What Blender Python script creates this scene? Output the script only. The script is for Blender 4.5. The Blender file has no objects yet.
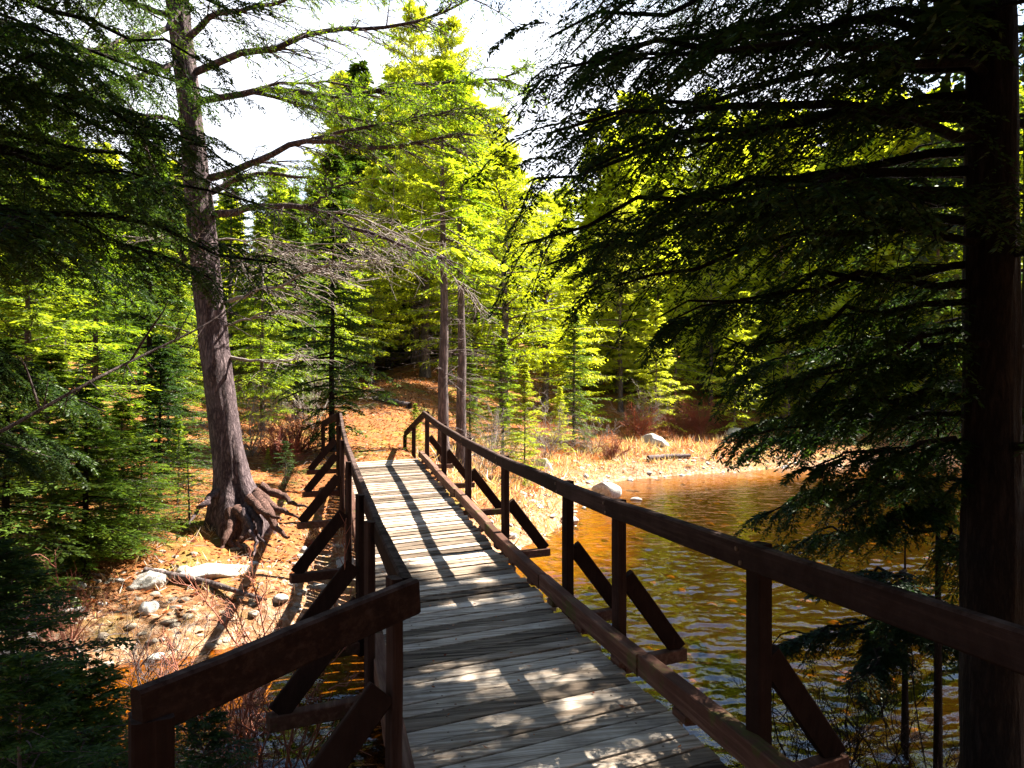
import bpy, math
import numpy as np
R = math.radians
sc = bpy.context.scene
COL = sc.collection
RNG = np.random.default_rng

# ------------------------------------------------------------------ camera, sky, sun, exposure
FPX = 796.0            # focal length in pixels of a 1024 wide picture
EYE = 1.72             # eye height above the near end of the deck
TH = math.atan(182 / FPX)
cam_d = bpy.data.cameras.new('camera'); cam = bpy.data.objects.new('camera', cam_d); COL.objects.link(cam)
cam.location = (0, 0, EYE); cam.rotation_euler = (R(90), 0, -TH)
cam_d.sensor_width = 36; cam_d.lens = FPX / 1024 * 36; cam_d.shift_y = 16 / 1024
cam_d.clip_start = 0.05; cam_d.clip_end = 3000
sc.camera = cam
SUN_EL, SUN_AZ = R(52), R(72)          # azimuth measured clockwise from the bridge axis (+Y)
w = bpy.data.worlds.new('World'); sc.world = w; w.use_nodes = True
nt = w.node_tree; bg = nt.nodes['Background']
sky = nt.nodes.new('ShaderNodeTexSky'); sky.sky_type = 'NISHITA'; sky.sun_disc = False
sky.sun_elevation = SUN_EL; sky.sun_rotation = SUN_AZ; sky.dust_density = .2; sky.air_density = 1.3; sky.ozone_density = 1.6
# thin bright cloud over the blue
tcw = nt.nodes.new('ShaderNodeTexCoord'); cn = nt.nodes.new('ShaderNodeTexNoise'); cn.inputs['Scale'].default_value = 2.2; cn.inputs['Detail'].default_value = 6
nt.links.new(tcw.outputs['Generated'], cn.inputs['Vector'])
cr = nt.nodes.new('ShaderNodeValToRGB'); cr.color_ramp.elements[0].position = .30; cr.color_ramp.elements[1].position = .50
nt.links.new(cn.outputs['Fac'], cr.inputs[0])
sp_ = nt.nodes.new('ShaderNodeSeparateXYZ'); nt.links.new(tcw.outputs['Generated'], sp_.inputs[0])
er = nt.nodes.new('ShaderNodeMapRange'); er.inputs[1].default_value = .50; er.inputs[2].default_value = .42; nt.links.new(sp_.outputs[2], er.inputs[0])
fm_ = nt.nodes.new('ShaderNodeMath'); fm_.operation = 'MULTIPLY'; nt.links.new(cr.outputs[0], fm_.inputs[0]); nt.links.new(er.outputs[0], fm_.inputs[1])
cm_ = nt.nodes.new('ShaderNodeMix'); cm_.data_type = 'RGBA'; nt.links.new(fm_.outputs[0], cm_.inputs[0]); nt.links.new(sky.outputs[0], cm_.inputs[6]); cm_.inputs[7].default_value = (5.6, 5.8, 6.4, 1)
nt.links.new(cm_.outputs[2], bg.inputs[0]); bg.inputs[1].default_value = 0.05
sd = bpy.data.lights.new('sun', 'SUN'); so = bpy.data.objects.new('sun', sd); COL.objects.link(so)
sd.energy = 5.0; sd.angle = R(0.53); sd.color = (1.0, 0.93, 0.80)
so.rotation_euler = (R(90) - SUN_EL, 0, -SUN_AZ + math.pi); so.location = (0, 0, 60)
import mathutils
dsun = mathutils.Vector((math.sin(SUN_AZ) * math.cos(SUN_EL), math.cos(SUN_AZ) * math.cos(SUN_EL), math.sin(SUN_EL)))
so.rotation_euler = dsun.to_track_quat('Z', 'Y').to_euler()
sc.view_settings.view_transform = 'Standard'; sc.view_settings.look = 'None'
sc.view_settings.exposure = 2.7; sc.view_settings.gamma = 1.0
sc.cycles.max_bounces = 8; sc.cycles.transparent_max_bounces = 12; sc.cycles.diffuse_bounces = 2
sc.cycles.glossy_bounces = 3; sc.cycles.transmission_bounces = 4
sc.cycles.caustics_reflective = False; sc.cycles.caustics_refractive = False
sc.cycles.sample_clamp_indirect = 4.0

# ------------------------------------------------------------------ helpers
CT, ST = math.cos(TH), math.sin(TH)
def LD(L, D):                           # lateral / depth of the camera frame -> world x, y
    return (L * CT + D * ST, -L * ST + D * CT)
def P3(px, py, D):                      # where a thing seen at pixel px,py stands when D metres away
    x, y = LD((px - 512) / FPX * D, D)
    return (x, y, EYE - (py - 400) / FPX * D)
def toLD(x, y): return (x * CT - y * ST, x * ST + y * CT)

def hash2(ix, iy, seed):
    h = (ix.astype(np.int64) * 374761393 + iy.astype(np.int64) * 668265263 + seed * 974711) & 0x7fffffff
    h = ((h ^ (h >> 13)) * 1274126177) & 0x7fffffff
    return ((h ^ (h >> 16)) & 0xffff) / 65535.0
def vnoise(x, y, seed=0):
    x = np.asarray(x, float); y = np.asarray(y, float)
    ix = np.floor(x); iy = np.floor(y); fx = x - ix; fy = y - iy
    fx = fx * fx * (3 - 2 * fx); fy = fy * fy * (3 - 2 * fy)
    a = hash2(ix, iy, seed); b = hash2(ix + 1, iy, seed); c = hash2(ix, iy + 1, seed); d = hash2(ix + 1, iy + 1, seed)
    return (a * (1 - fx) + b * fx) * (1 - fy) + (c * (1 - fx) + d * fx) * fy
def fbm(x, y, seed=0, o=4):
    s = 0; a = .5
    for k in range(o):
        s = s + a * (vnoise(x * 2 ** k, y * 2 ** k, seed + k) - .5); a *= .5
    return s

def link(name, me, mat, parent=None, smooth=True):
    o = bpy.data.objects.new(name, me); COL.objects.link(o)
    if mat and not me.materials: me.materials.append(mat)
    if parent: o.parent = parent
    return o
def np_mesh(name, V, F, smooth=True, attrs=None, mat=None):
    V = np.asarray(V, np.float32); F = np.asarray(F, np.int32); k = F.shape[1]
    me = bpy.data.meshes.new(name)
    me.vertices.add(len(V)); me.vertices.foreach_set('co', V.ravel())
    me.loops.add(F.size); me.loops.foreach_set('vertex_index', F.ravel())
    me.polygons.add(len(F)); me.polygons.foreach_set('loop_start', np.arange(0, F.size, k, dtype=np.int32))
    me.polygons.foreach_set('loop_total', np.full(len(F), k, np.int32))
    me.polygons.foreach_set('use_smooth', np.full(len(F), smooth))
    for an, av in (attrs or {}).items():
        at = me.attributes.new(an, 'FLOAT', 'POINT'); at.data.foreach_set('value', np.asarray(av, np.float32))
    me.update(calc_edges=True); me.validate()
    if mat: me.materials.append(mat)
    return me
class MB:                                # collects shapes for ONE mesh
    def __init__(s): s.V = []; s.F = []; s.A = []; s.n = 0
    def add(s, V, F, a=0.):
        V = np.asarray(V, float).reshape(-1, 3); F = np.asarray(F, int)
        s.V.append(V); s.F.append(F + s.n); s.n += len(V)
        s.A.append(np.broadcast_to(np.asarray(a, float), (len(V),)))
    def build(s, name, mat, parent=None, smooth=True, loc=None):
        V = np.concatenate(s.V)
        if loc is not None: V = V - np.asarray(loc)
        me = np_mesh(name, V, np.concatenate(s.F), smooth, {'tint': np.concatenate(s.A)}, mat)
        return link(name, me, mat, parent)
def norm(v): return v / np.maximum(np.linalg.norm(v, axis=-1, keepdims=True), 1e-9)

def tubes(Pts, Rad, sides=6):            # Pts (N,K,3), Rad (N,K) -> V,F quads
    Pts = np.asarray(Pts, float); Rad = np.asarray(Rad, float)
    N, K, _ = Pts.shape
    T = np.empty_like(Pts); T[:, 1:-1] = Pts[:, 2:] - Pts[:, :-2]; T[:, 0] = Pts[:, 1] - Pts[:, 0]; T[:, -1] = Pts[:, -1] - Pts[:, -2]
    T = norm(T)
    main = norm(Pts[:, -1] - Pts[:, 0])
    ref = np.where(np.abs(main[:, 2:3]) > .8, np.array([[1., 0, 0]]), np.array([[0, 0, 1.]]))[:, None, :]
    U = norm(np.cross(T, np.broadcast_to(ref, T.shape))); W = np.cross(T, U)
    a = np.arange(sides) / sides * 2 * np.pi
    ring = U[:, :, None, :] * np.cos(a)[None, None, :, None] + W[:, :, None, :] * np.sin(a)[None, None, :, None]
    V = Pts[:, :, None, :] + ring * Rad[:, :, None, None]
    idx = np.arange(N * K * sides).reshape(N, K, sides)
    A = idx[:, :-1, :]; B = np.roll(A, -1, 2); C = idx[:, 1:, :]; D_ = np.roll(C, -1, 2)
    F = np.stack([A, B, D_, C], -1).reshape(-1, 4)
    return V.reshape(-1, 3), F
def smooth_poly(pts, k):                 # Catmull-Rom resample of a polyline to k points
    pts = np.asarray(pts, float); n = len(pts)
    if n == 2: t = np.linspace(0, 1, k)[:, None]; return pts[0] * (1 - t) + pts[1] * t
    P = np.vstack([2 * pts[0] - pts[1], pts, 2 * pts[-1] - pts[-2]])
    u = np.linspace(0, n - 1, k); i = np.minimum(u.astype(int), n - 2); f = (u - i)[:, None]
    p0, p1, p2, p3 = P[i], P[i + 1], P[i + 2], P[i + 3]
    return .5 * (2 * p1 + (p2 - p0) * f + (2 * p0 - 5 * p1 + 4 * p2 - p3) * f ** 2 + (3 * p1 - p0 - 3 * p2 + p3) * f ** 3)
def leaf_quads(P, d, up, L, W):
    d = norm(d); s = norm(np.cross(d, up)); L = L[:, None]; W = W[:, None]
    V = np.stack([P, P + d * L * .45 + s * W * .5, P + d * L, P + d * L * .45 - s * W * .5], 1)
    n = len(P); F = np.arange(n * 4).reshape(n, 4)
    return V.reshape(-1, 3), F
ZH = np.array([0, 0, 1.])
def spawn(P, d, L, dr, n, t0, t1, ang, ratio, taper, rng, flat=.15, droop=.2, lj=.25, alt=True, full=False):
    """children along parent shoots: N parents -> N*n children (pos, dir, len)"""
    N = len(P); t = np.linspace(t0, t1, n)[None, :] + rng.uniform(-.5, .5, (N, n)) * (t1 - t0) / n
    t = np.clip(t, 0, 1)
    pos = P[:, None] + d[:, None] * (L[:, None] * t)[..., None]
    pos = pos - ZH * (dr[:, None] * L[:, None] * t ** 2)[..., None]
    tan = norm(d[:, None] - ZH * (2 * dr[:, None] * t)[..., None])
    side = norm(np.cross(tan, np.broadcast_to(ZH, tan.shape)))
    upv = np.cross(side, tan)
    if full:
        a = rng.uniform(0, 2 * np.pi, (N, n))[..., None]; side = side * np.cos(a) + upv * np.sin(a); sg = np.ones((N, n))
    else:
        sg = np.where((np.arange(n)[None, :] + (np.arange(N) % 2)[:, None]) % 2 == 0, 1., -1.)
    an = (ang + rng.normal(0, .16, (N, n)))
    cd = tan * np.cos(an)[..., None] + side * (np.sin(an) * sg)[..., None] + upv * rng.normal(0, flat, (N, n))[..., None]
    cd = norm(cd)
    cl = L[:, None] * ratio * (1 - t * taper) * rng.uniform(1 - lj, 1 + lj, (N, n))
    return pos.reshape(-1, 3), cd.reshape(-1, 3), cl.ravel(), np.full(N * n, droop), t.ravel()
def shoot_pts(P, d, L, dr, K=4):
    t = np.linspace(0, 1, K)
    return P[:, None] + d[:, None] * (L[:, None] * t)[..., None] - ZH * (dr[:, None] * L[:, None] * t ** 2)[..., None]

# ------------------------------------------------------------------ materials
def newmat(name):
    m = bpy.data.materials.new(name); m.use_nodes = True; t = m.node_tree
    for n in list(t.nodes):
        if n.type != 'OUTPUT_MATERIAL': t.nodes.remove(n)
    return m, t, t.nodes['Material Output']
def N(t, typ, **kw):
    n = t.nodes.new(typ)
    for k, v in kw.items():
        if k[0] == 'i' and k[1:].isdigit(): n.inputs[int(k[1:])].default_value = v
        else: setattr(n, k, v)
    return n
def ramp(t, src, stops):
    r = t.nodes.new('ShaderNodeValToRGB'); el = r.color_ramp.elements
    while len(el) < len(stops): el.new(.5)
    for e, (p, c) in zip(el, stops): e.position = p; e.color = (*c, 1)
    t.links.new(src, r.inputs[0]); return r.outputs[0]
def noise(t, vec, scale, detail=4, rough=.6, stretch=None):
    n = t.nodes.new('ShaderNodeTexNoise'); n.inputs['Scale'].default_value = scale
    n.inputs['Detail'].default_value = detail; n.inputs['Roughness'].default_value = rough
    if stretch:
        mp = t.nodes.new('ShaderNodeMapping'); mp.inputs['Scale'].default_value = stretch
        t.links.new(vec, mp.inputs[0]); vec = mp.outputs[0]
    t.links.new(vec, n.inputs['Vector']); return n.outputs['Fac']
def mixc(t, f, a, b, mode='MIX'):
    m = t.nodes.new('ShaderNodeMix'); m.data_type = 'RGBA'; m.blend_type = mode
    for s, v in ((m.inputs[0], f), (m.inputs[6], a), (m.inputs[7], b)):
        if hasattr(v, 'links'): t.links.new(v, s)
        elif isinstance(v, tuple): s.default_value = (*v, 1)
        else: s.default_value = v
    return m.outputs[2]
def coords(t): return t.nodes.new('ShaderNodeTexCoord').outputs['Object']
def attr(t, name):
    a = t.nodes.new('ShaderNodeAttribute'); a.attribute_name = name; return a.outputs['Fac']
def mth(t, op, a, b=0.):
    m = t.nodes.new('ShaderNodeMath'); m.operation = op
    for s, v in ((m.inputs[0], a), (m.inputs[1], b)):
        if hasattr(v, 'links'): t.links.new(v, s)
        else: s.default_value = v
    return m.outputs[0]
def bsdf(t, out, col, rough=.8, bump=None, strength=.5, dist=.02, spec=.3):
    b = t.nodes.new('ShaderNodeBsdfPrincipled'); b.inputs['Roughness'].default_value = rough
    b.inputs['Specular IOR Level'].default_value = spec
    if hasattr(col, 'links'): t.links.new(col, b.inputs['Base Color'])
    else: b.inputs['Base Color'].default_value = (*col, 1)
    if bump is not None:
        bp = t.nodes.new('ShaderNodeBump'); bp.inputs['Strength'].default_value = strength; bp.inputs['Distance'].default_value = dist
        t.links.new(bump, bp.inputs['Height']); t.links.new(bp.outputs[0], b.inputs['Normal'])
    t.links.new(b.outputs[0], out.inputs[0]); return b

def leaf_mat(name, dark, mid, light, trans=.5):
    m, t, o = newmat(name)
    a = attr(t, 'tint'); oi = t.nodes.new('ShaderNodeObjectInfo').outputs['Random']
    v = mth(t, 'ADD', a, mth(t, 'MULTIPLY', mth(t, 'SUBTRACT', oi, .5), .6))
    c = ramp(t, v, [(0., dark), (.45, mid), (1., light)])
    w_ = t.nodes.new('ShaderNodeTexWhiteNoise'); w_.noise_dimensions = '1D'; t.links.new(oi, w_.inputs['W'])
    c = mixc(t, mth(t, 'MULTIPLY', w_.outputs['Value'], .8), c, mixc(t, 1., c, (.78, .74, 1.3), 'MULTIPLY'))
    d = t.nodes.new('ShaderNodeBsdfDiffuse'); t.links.new(c, d.inputs[0])
    tr = t.nodes.new('ShaderNodeBsdfTranslucent')
    c2 = mixc(t, 1., c, (1.5, 1.4, .5), 'MULTIPLY'); t.links.new(c2, tr.inputs[0])
    mx = t.nodes.new('ShaderNodeMixShader'); mx.inputs[0].default_value = trans
    t.links.new(d.outputs[0], mx.inputs[1]); t.links.new(tr.outputs[0], mx.inputs[2])
    g = t.nodes.new('ShaderNodeBsdfGlossy'); g.inputs['Roughness'].default_value = .45; g.inputs[0].default_value = (.9, .95, .85, 1)
    m2 = t.nodes.new('ShaderNodeMixShader'); m2.inputs[0].default_value = .018
    t.links.new(mx.outputs[0], m2.inputs[1]); t.links.new(g.outputs[0], m2.inputs[2])
    t.links.new(m2.outputs[0], o.inputs[0]); return m
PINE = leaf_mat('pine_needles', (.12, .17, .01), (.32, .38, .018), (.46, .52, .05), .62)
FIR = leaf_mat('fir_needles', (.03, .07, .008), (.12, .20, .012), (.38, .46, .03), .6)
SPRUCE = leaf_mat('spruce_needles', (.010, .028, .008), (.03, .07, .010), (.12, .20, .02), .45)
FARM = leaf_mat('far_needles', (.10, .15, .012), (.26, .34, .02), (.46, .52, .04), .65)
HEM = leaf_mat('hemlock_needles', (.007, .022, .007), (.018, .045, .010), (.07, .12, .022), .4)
LITTER = leaf_mat('dead_leaves', (.13, .03, .010), (.34, .105, .022), (.50, .27, .11), .25)
GRASS = leaf_mat('dry_grass', (.30, .15, .07), (.58, .46, .28), (.78, .72, .56), .3)
REDBUSH = leaf_mat('red_twig_leaves', (.20, .06, .03), (.40, .12, .05), (.5, .24, .11), .3)

def bark_mat(name, dark, light, sx=14, sz=2.5, strength=.9, dist=.03):
    m, t, o = newmat(name); c = coords(t)
    n1 = noise(t, c, 1., 6, .65, (sx, sx, sz)); n2 = noise(t, c, 3., 3)
    ridg = mth(t, 'ABSOLUTE', mth(t, 'SUBTRACT', n1, .5))
    col = ramp(t, mth(t, 'ADD', mth(t, 'MULTIPLY', ridg, 3.2), mth(t, 'MULTIPLY', mth(t, 'SUBTRACT', n2, .5), .5)), [(0., dark), (.75, light)])
    bsdf(t, o, col, .9, mth(t, 'MULTIPLY', ridg, 2.), strength, dist, .15); return m
BARK = bark_mat('bark', (.04, .026, .030), (.27, .20, .205), 17, 4.5, 1., .05)
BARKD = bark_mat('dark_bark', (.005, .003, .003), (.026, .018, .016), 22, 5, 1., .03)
BARKM = bark_mat('grey_bark', (.06, .045, .045), (.26, .2, .19), 12, 2)
TWIG = bark_mat('dead_twig', (.15, .12, .11), (.44, .39, .35), 30, 10, .3, .01)
TWIGR = bark_mat('red_twig', (.22, .075, .05), (.46, .24, .17), 30, 10, .3, .01)
ROOTM = bark_mat('root_bark', (.05, .025, .02), (.30, .17, .14), 26, 26, 1., .035)

def wood_mat(name, stops, stain, grain=(1.2, 26, 26), moss=0., dist=.006, worn=0.):
    m, t, o = newmat(name); c = coords(t); a = attr(t, 'tint')
    # grain runs along local skewed planks: use generated attribute offset so that every board differs
    cb = t.nodes.new('ShaderNodeCombineXYZ'); t.links.new(mth(t, 'MULTIPLY', a, 37.), cb.inputs[2])
    va = t.nodes.new('ShaderNodeVectorMath'); va.operation = 'ADD'; t.links.new(c, va.inputs[0]); t.links.new(cb.outputs[0], va.inputs[1])
    v = va.outputs[0]
    g = noise(t, v, 1., 5, .7, grain); s = noise(t, v, 2.3, 4, .7)
    f = mth(t, 'ADD', mth(t, 'ADD', mth(t, 'MULTIPLY', g, .9), mth(t, 'MULTIPLY', a, .35)), -.15)
    col = ramp(t, f, stops)
    col = mixc(t, ramp(t, s, [(.48, (0, 0, 0)), (.72, (.6, .6, .6))]), col, stain)
    if worn:                              # upper faces bleached grey in patches
        ge = t.nodes.new('ShaderNodeNewGeometry'); sz = t.nodes.new('ShaderNodeSeparateXYZ'); t.links.new(ge.outputs['True Normal'], sz.inputs[0])
        wn = ramp(t, noise(t, c, 7., 5, .75), [(.38, (0, 0, 0)), (.62, (worn,) * 3)])
        col = mixc(t, mth(t, 'MULTIPLY', wn, ramp(t, sz.outputs[2], [(.55, (.12,) * 3), (.9, (1, 1, 1))])), col, (.17, .12, .105))
    if moss:
        ms = noise(t, c, 3.1, 5, .7); col = mixc(t, ramp(t, ms, [(.56, (0, 0, 0)), (.66, (moss,) * 3)]), col, (.05, .08, .015))
    bsdf(t, o, col, .9, g, .6, dist, .03); return m
DECK = wood_mat('weathered_planks', [(.25, (.035, .024, .018)), (.5, (.25, .195, .148)), (.77, (.68, .59, .50))], (.07, .052, .042), (1.0, 34, 20), 0.)
RAILM = wood_mat('stained_rail', [(.1, (.008, .005, .0045)), (.5, (.022, .012, .010)), (.9, (.08, .048, .04))], (.02, .012, .010), (30, 1.2, 30), worn=.5)
POSTM = wood_mat('stained_post', [(.1, (.008, .005, .004)), (.5, (.020, .011, .009)), (.9, (.07, .04, .034))], (.018, .010, .008), (30, 30, 1.5), worn=.3)
KERBM = wood_mat('weathered_kerb', [(.1, (.03, .015, .012)), (.5, (.08, .04, .03)), (.9, (.24, .15, .115))], (.12, .07, .05), (30, 1.2, 30), .5)
BOLT, _t, _o = newmat('rusty_steel'); bsdf(_t, _o, (.12, .075, .05), .6).inputs['Metallic'].default_value = .6
def rock_mat(name, a, b):
    m, t, o = newmat(name); c = coords(t); n1 = noise(t, c, 2.5, 6, .7); n2 = noise(t, c, 14, 4, .7)
    col = mixc(t, ramp(t, n2, [(.35, (0, 0, 0)), (.7, (1, 1, 1))]), ramp(t, n1, [(.3, a), (.7, b)]), tuple(x * .55 for x in a))
    bsdf(t, o, col, .85, n2, .7, .03, .2); return m
ROCK = rock_mat('granite', (.34, .31, .28), (.58, .55, .52))
ROCKL = rock_mat('stained_stone', (.20, .16, .12), (.44, .38, .31))
ROCKB = rock_mat('brown_stone', (.07, .045, .015), (.24, .16, .05))

# ------------------------------------------------------------------ terrain
WATER = -1.05
FARL = np.array([-400, -60, -15, -6, -5, -4.2, -3.3, -2.5, -1.6, -.6, .1, .7, 1.1, 1.8, 2.3, 4, 6.5, 9, 12, 20, 60, 400.])
FARD = np.array([60, 14, 8, 7.4, 7.6, 8.2, 8.8, 9.6, 11.6, 13.6, 14.9, 15.8, 18, 22, 25, 28, 29.5, 31, 33, 35, 40, 90.])
NEARL = np.array([-400, -60, -20, -8, -4.2, -3.3, -1.2, 0, 1.2, 1.8, 2.2, 3.0, 3.6, 4.5, 5, 8, 20, 60, 400.])
NEARD = np.array([-40, 0, 5, 6.3, 5.9, 4.6, 3.7, 2.9, 3.0, 3.5, 4.15, 4.3, 3.9, 3.6, 7.4, 11.8, 12, 13, 20.])
def shore_pts(LL, DD, n=700):
    u = np.sinh(np.linspace(-4.2, 4.2, n)) * 3.2; return np.stack([u, np.interp(u, LL, DD)], 1)
FSP, NSP = shore_pts(FARL, FARD), shore_pts(NEARL, NEARD)
def sdist(L, D, pts, LL, DD, sgn):
    out = np.empty(len(L)); 
    for i in range(0, len(L), 4000):
        q = np.stack([L[i:i + 4000], D[i:i + 4000]], 1)
        out[i:i + 4000] = np.sqrt(((q[:, None] - pts[None]) ** 2).sum(2).min(1))
    return out * np.where(sgn * (D - np.interp(L, LL, DD)) > 0, 1, -1)
def deck_z(Y): return np.interp(Y, [-5, 3.4, 5.2, 6.4, 8.9, 11.4, 13.9, 16.4, 17.5], [.02, 0, -.03, -.04, .03, .17, .30, .44, .48])
def ground(x, y):
    x = np.atleast_1d(np.asarray(x, float)); y = np.atleast_1d(np.asarray(y, float))
    L, D = toLD(x, y)
    sf = sdist(L, D, FSP, FARL, FARD, 1); sn = sdist(L, D, NSP, NEARL, NEARD, -1)
    wob = fbm(x * .7, y * .7, 5) * .9
    s1 = sf + wob * np.clip(sf + 1, 0, 1)
    zf = np.interp(s1, [-5, -1.5, 0, .5, 2, 3, 6, 12, 25, 60, 300], [-1.95, -1.36, -1.05, -.74, -.38, -.12, .38, 1.5, 3.8, 8, 30])
    zn = np.interp(sn, [-2.5, -.3, 0, .35, 1.0, 2., 8, 30, 300], [-1.95, -1.3, -1.05, -.7, -.35, -.12, 0.05, 2, 40])
    z = np.where(sf > sn, zf, zn)
    land = np.clip((z + 1.05) / .5, 0, 1)
    z = z + land * (fbm(x * .45, y * .45, 11) * .35 + fbm(x * 2.1, y * 2.1, 17) * .13) + fbm(x * 3, y * 3, 19) * .10
    z = z + (sf > sn) * 1.35 * np.clip((D - 18.5) / 11, 0, 1) * np.exp(-((L + 3.8) / 3.2) ** 2)      # the slope the trail climbs
    # the trail bench at the far end of the bridge and under the deck stays level with the boards
    b = np.clip(1.3 - np.abs(x - 1.1) / 1.6, 0, 1) * np.clip((y - 15.8) / 1., 0, 1) * np.clip((24 - y) / 5, 0, 1)
    z = z * (1 - b) + b * (deck_z(17.4) - .07 + np.clip(y - 17, 0, 9) * .07)
    under = (np.abs(x - 1.1) < 2.2) & (y < 16) & (y > 3)
    z = np.where(under, np.minimum(z, deck_z(y) - .38), z)
    return z, np.maximum(sf, sn)
def gz(x, y): return float(ground(x, y)[0][0])
u = np.sinh(np.linspace(-5.2, 5.2, 560)) / np.sinh(5.2)
gx = 3 + u * 700; gy = 14 + u * 700
# denser regular core
core = np.arange(-14, 26, .16); gx = np.unique(np.concatenate([gx[(gx < -14) | (gx > 26)], core]))
core = np.arange(-4, 46, .17); gy = np.unique(np.concatenate([gy[(gy < -4) | (gy > 46)], core]))
GX, GY = np.meshgrid(gx, gy, indexing='ij')
gzv, gs = ground(GX.ravel(), GY.ravel())
idx = np.arange(GX.size).reshape(GX.shape)
F = np.stack([idx[:-1, :-1], idx[1:, :-1], idx[1:, 1:], idx[:-1, 1:]], -1).reshape(-1, 4)
m, t, o = newmat('forest_floor'); c = coords(t); s = attr(t, 'shore')
n1 = noise(t, c, .9, 5, .65); n2 = noise(t, c, 9, 5, .75); n3 = noise(t, c, 38, 3, .7); n4 = noise(t, c, 2.2, 5, .6)
litter = ramp(t, n2, [(.3, (.045, .016, .008)), (.48, (.20, .062, .018)), (.62, (.33, .13, .038)), (.78, (.42, .25, .12))])
duff = ramp(t, n3, [(.3, (.06, .032, .014)), (.7, (.34, .16, .06))])
litter = mixc(t, .4, litter, duff)
litter = mixc(t, ramp(t, n1, [(.5, (0, 0, 0)), (.62, (.75, .75, .75))]), litter, (.11, .13, .025))      # moss
grav = ramp(t, n2, [(.3, (.07, .035, .02)), (.48, (.24, .12, .06)), (.7, (.46, .37, .29))])
f = ramp(t, mth(t, 'ADD', mth(t, 'MULTIPLY', s, .22), mth(t, 'MULTIPLY', n4, .9)), [(.45, (1, 1, 1)), (.78, (0, 0, 0))])
col = mixc(t, f, litter, grav)
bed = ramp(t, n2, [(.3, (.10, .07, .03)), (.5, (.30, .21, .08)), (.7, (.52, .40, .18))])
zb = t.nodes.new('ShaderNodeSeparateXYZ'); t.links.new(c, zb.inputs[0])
bed = mixc(t, ramp(t, mth(t, 'MULTIPLY', mth(t, 'ADD', zb.outputs[2], 1.9), 1.5), [(.70, (1, 1, 1)), (1.05, (0, 0, 0))]), bed, mixc(t, n4, (.004, .006, .005), (.02, .018, .008)))  # deep bed darkened: the water's loss of light put into its colour
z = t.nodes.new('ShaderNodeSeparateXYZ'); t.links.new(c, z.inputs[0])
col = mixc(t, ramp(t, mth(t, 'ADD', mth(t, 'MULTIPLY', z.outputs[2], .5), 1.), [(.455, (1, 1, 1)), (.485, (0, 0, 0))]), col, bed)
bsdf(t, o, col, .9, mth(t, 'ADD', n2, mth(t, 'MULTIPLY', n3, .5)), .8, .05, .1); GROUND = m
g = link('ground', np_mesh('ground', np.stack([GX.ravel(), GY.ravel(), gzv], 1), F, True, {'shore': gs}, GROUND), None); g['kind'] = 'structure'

# water
m, t, o = newmat('stream_water'); c = coords(t)
n1 = noise(t, c, 1., 2, .5, (3., 4.4, 1)); n2 = noise(t, c, 1., 3, .6, (10., 15., 1))
h = mth(t, 'ADD', mth(t, 'MULTIPLY', n1, 1.), mth(t, 'MULTIPLY', n2, .5))
bp = t.nodes.new('ShaderNodeBump'); bp.inputs['Strength'].default_value = .5; bp.inputs['Distance'].default_value = .02
t.links.new(h, bp.inputs['Height'])
tr = t.nodes.new('ShaderNodeBsdfTransparent'); tr.inputs[0].default_value = (.72, .46, .15, 1)
gl = t.nodes.new('ShaderNodeBsdfGlossy'); gl.inputs['Roughness'].default_value = .04; t.links.new(bp.outputs[0], gl.inputs['Normal'])
fr = t.nodes.new('ShaderNodeFresnel'); fr.inputs[0].default_value = 1.42; t.links.new(bp.outputs[0], fr.inputs['Normal'])
mx = t.nodes.new('ShaderNodeMixShader'); t.links.new(fr.outputs[0], mx.inputs[0]); t.links.new(tr.outputs[0], mx.inputs[1]); t.links.new(gl.outputs[0], mx.inputs[2])
t.links.new(mx.outputs[0], o.inputs[0])
def axis_grid(lo, hi, st, a, b): return np.concatenate([np.linspace(a, lo, 24)[:-1], np.arange(lo, hi, st), np.linspace(hi, b, 24)])
def chop(x, y, sc, sd):               # short-crested wavelets running down the stream
    a = vnoise(x * sc, y * sc * 1.7, sd); return 1 - np.abs(2 * a - 1)
WX, WY = np.meshgrid(axis_grid(-7, 16, .05, -60, 90), axis_grid(1.5, 26, .045, -30, 80), indexing='ij')
ux = WX + .5 * vnoise(WX * .6, WY * .6, 71); uy = WY + .5 * vnoise(WX * .6 + 9, WY * .6, 72)
calm = .35 + 1.0 * np.clip(vnoise(WX * .25, WY * .25, 73) * 1.4 - .2, 0, 1); calm = calm * np.interp(WY, [8, 18], [1, .45])
WZ = WATER + calm * (.028 * chop(ux, uy, 2.2, 74) + .022 * chop(ux * .9 + uy * .3, uy, 5.2, 75) + .012 * chop(ux, uy + ux * .2, 9.5, 76) - .035)
idx = np.arange(WX.size).reshape(WX.shape)
F = np.stack([idx[:-1, :-1], idx[1:, :-1], idx[1:, 1:], idx[:-1, 1:]], -1).reshape(-1, 4)
wo = link('stream_water', np_mesh('stream_water', np.stack([WX.ravel(), WY.ravel(), WZ.ravel()], 1), F, True, None, m), None); wo['kind'] = 'structure'

# ------------------------------------------------------------------ tagging
def tag(o, label, cat, group=None):
    o['label'] = label; o['category'] = cat
    if group: o['group'] = group
    return o
def empty(name, loc, label, cat, group=None, rz=0.):
    e = bpy.data.objects.new(name, None); COL.objects.link(e); e.empty_display_size = .2
    e.location = loc; e.rotation_euler = (0, 0, rz); return tag(e, label, cat, group)

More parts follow.
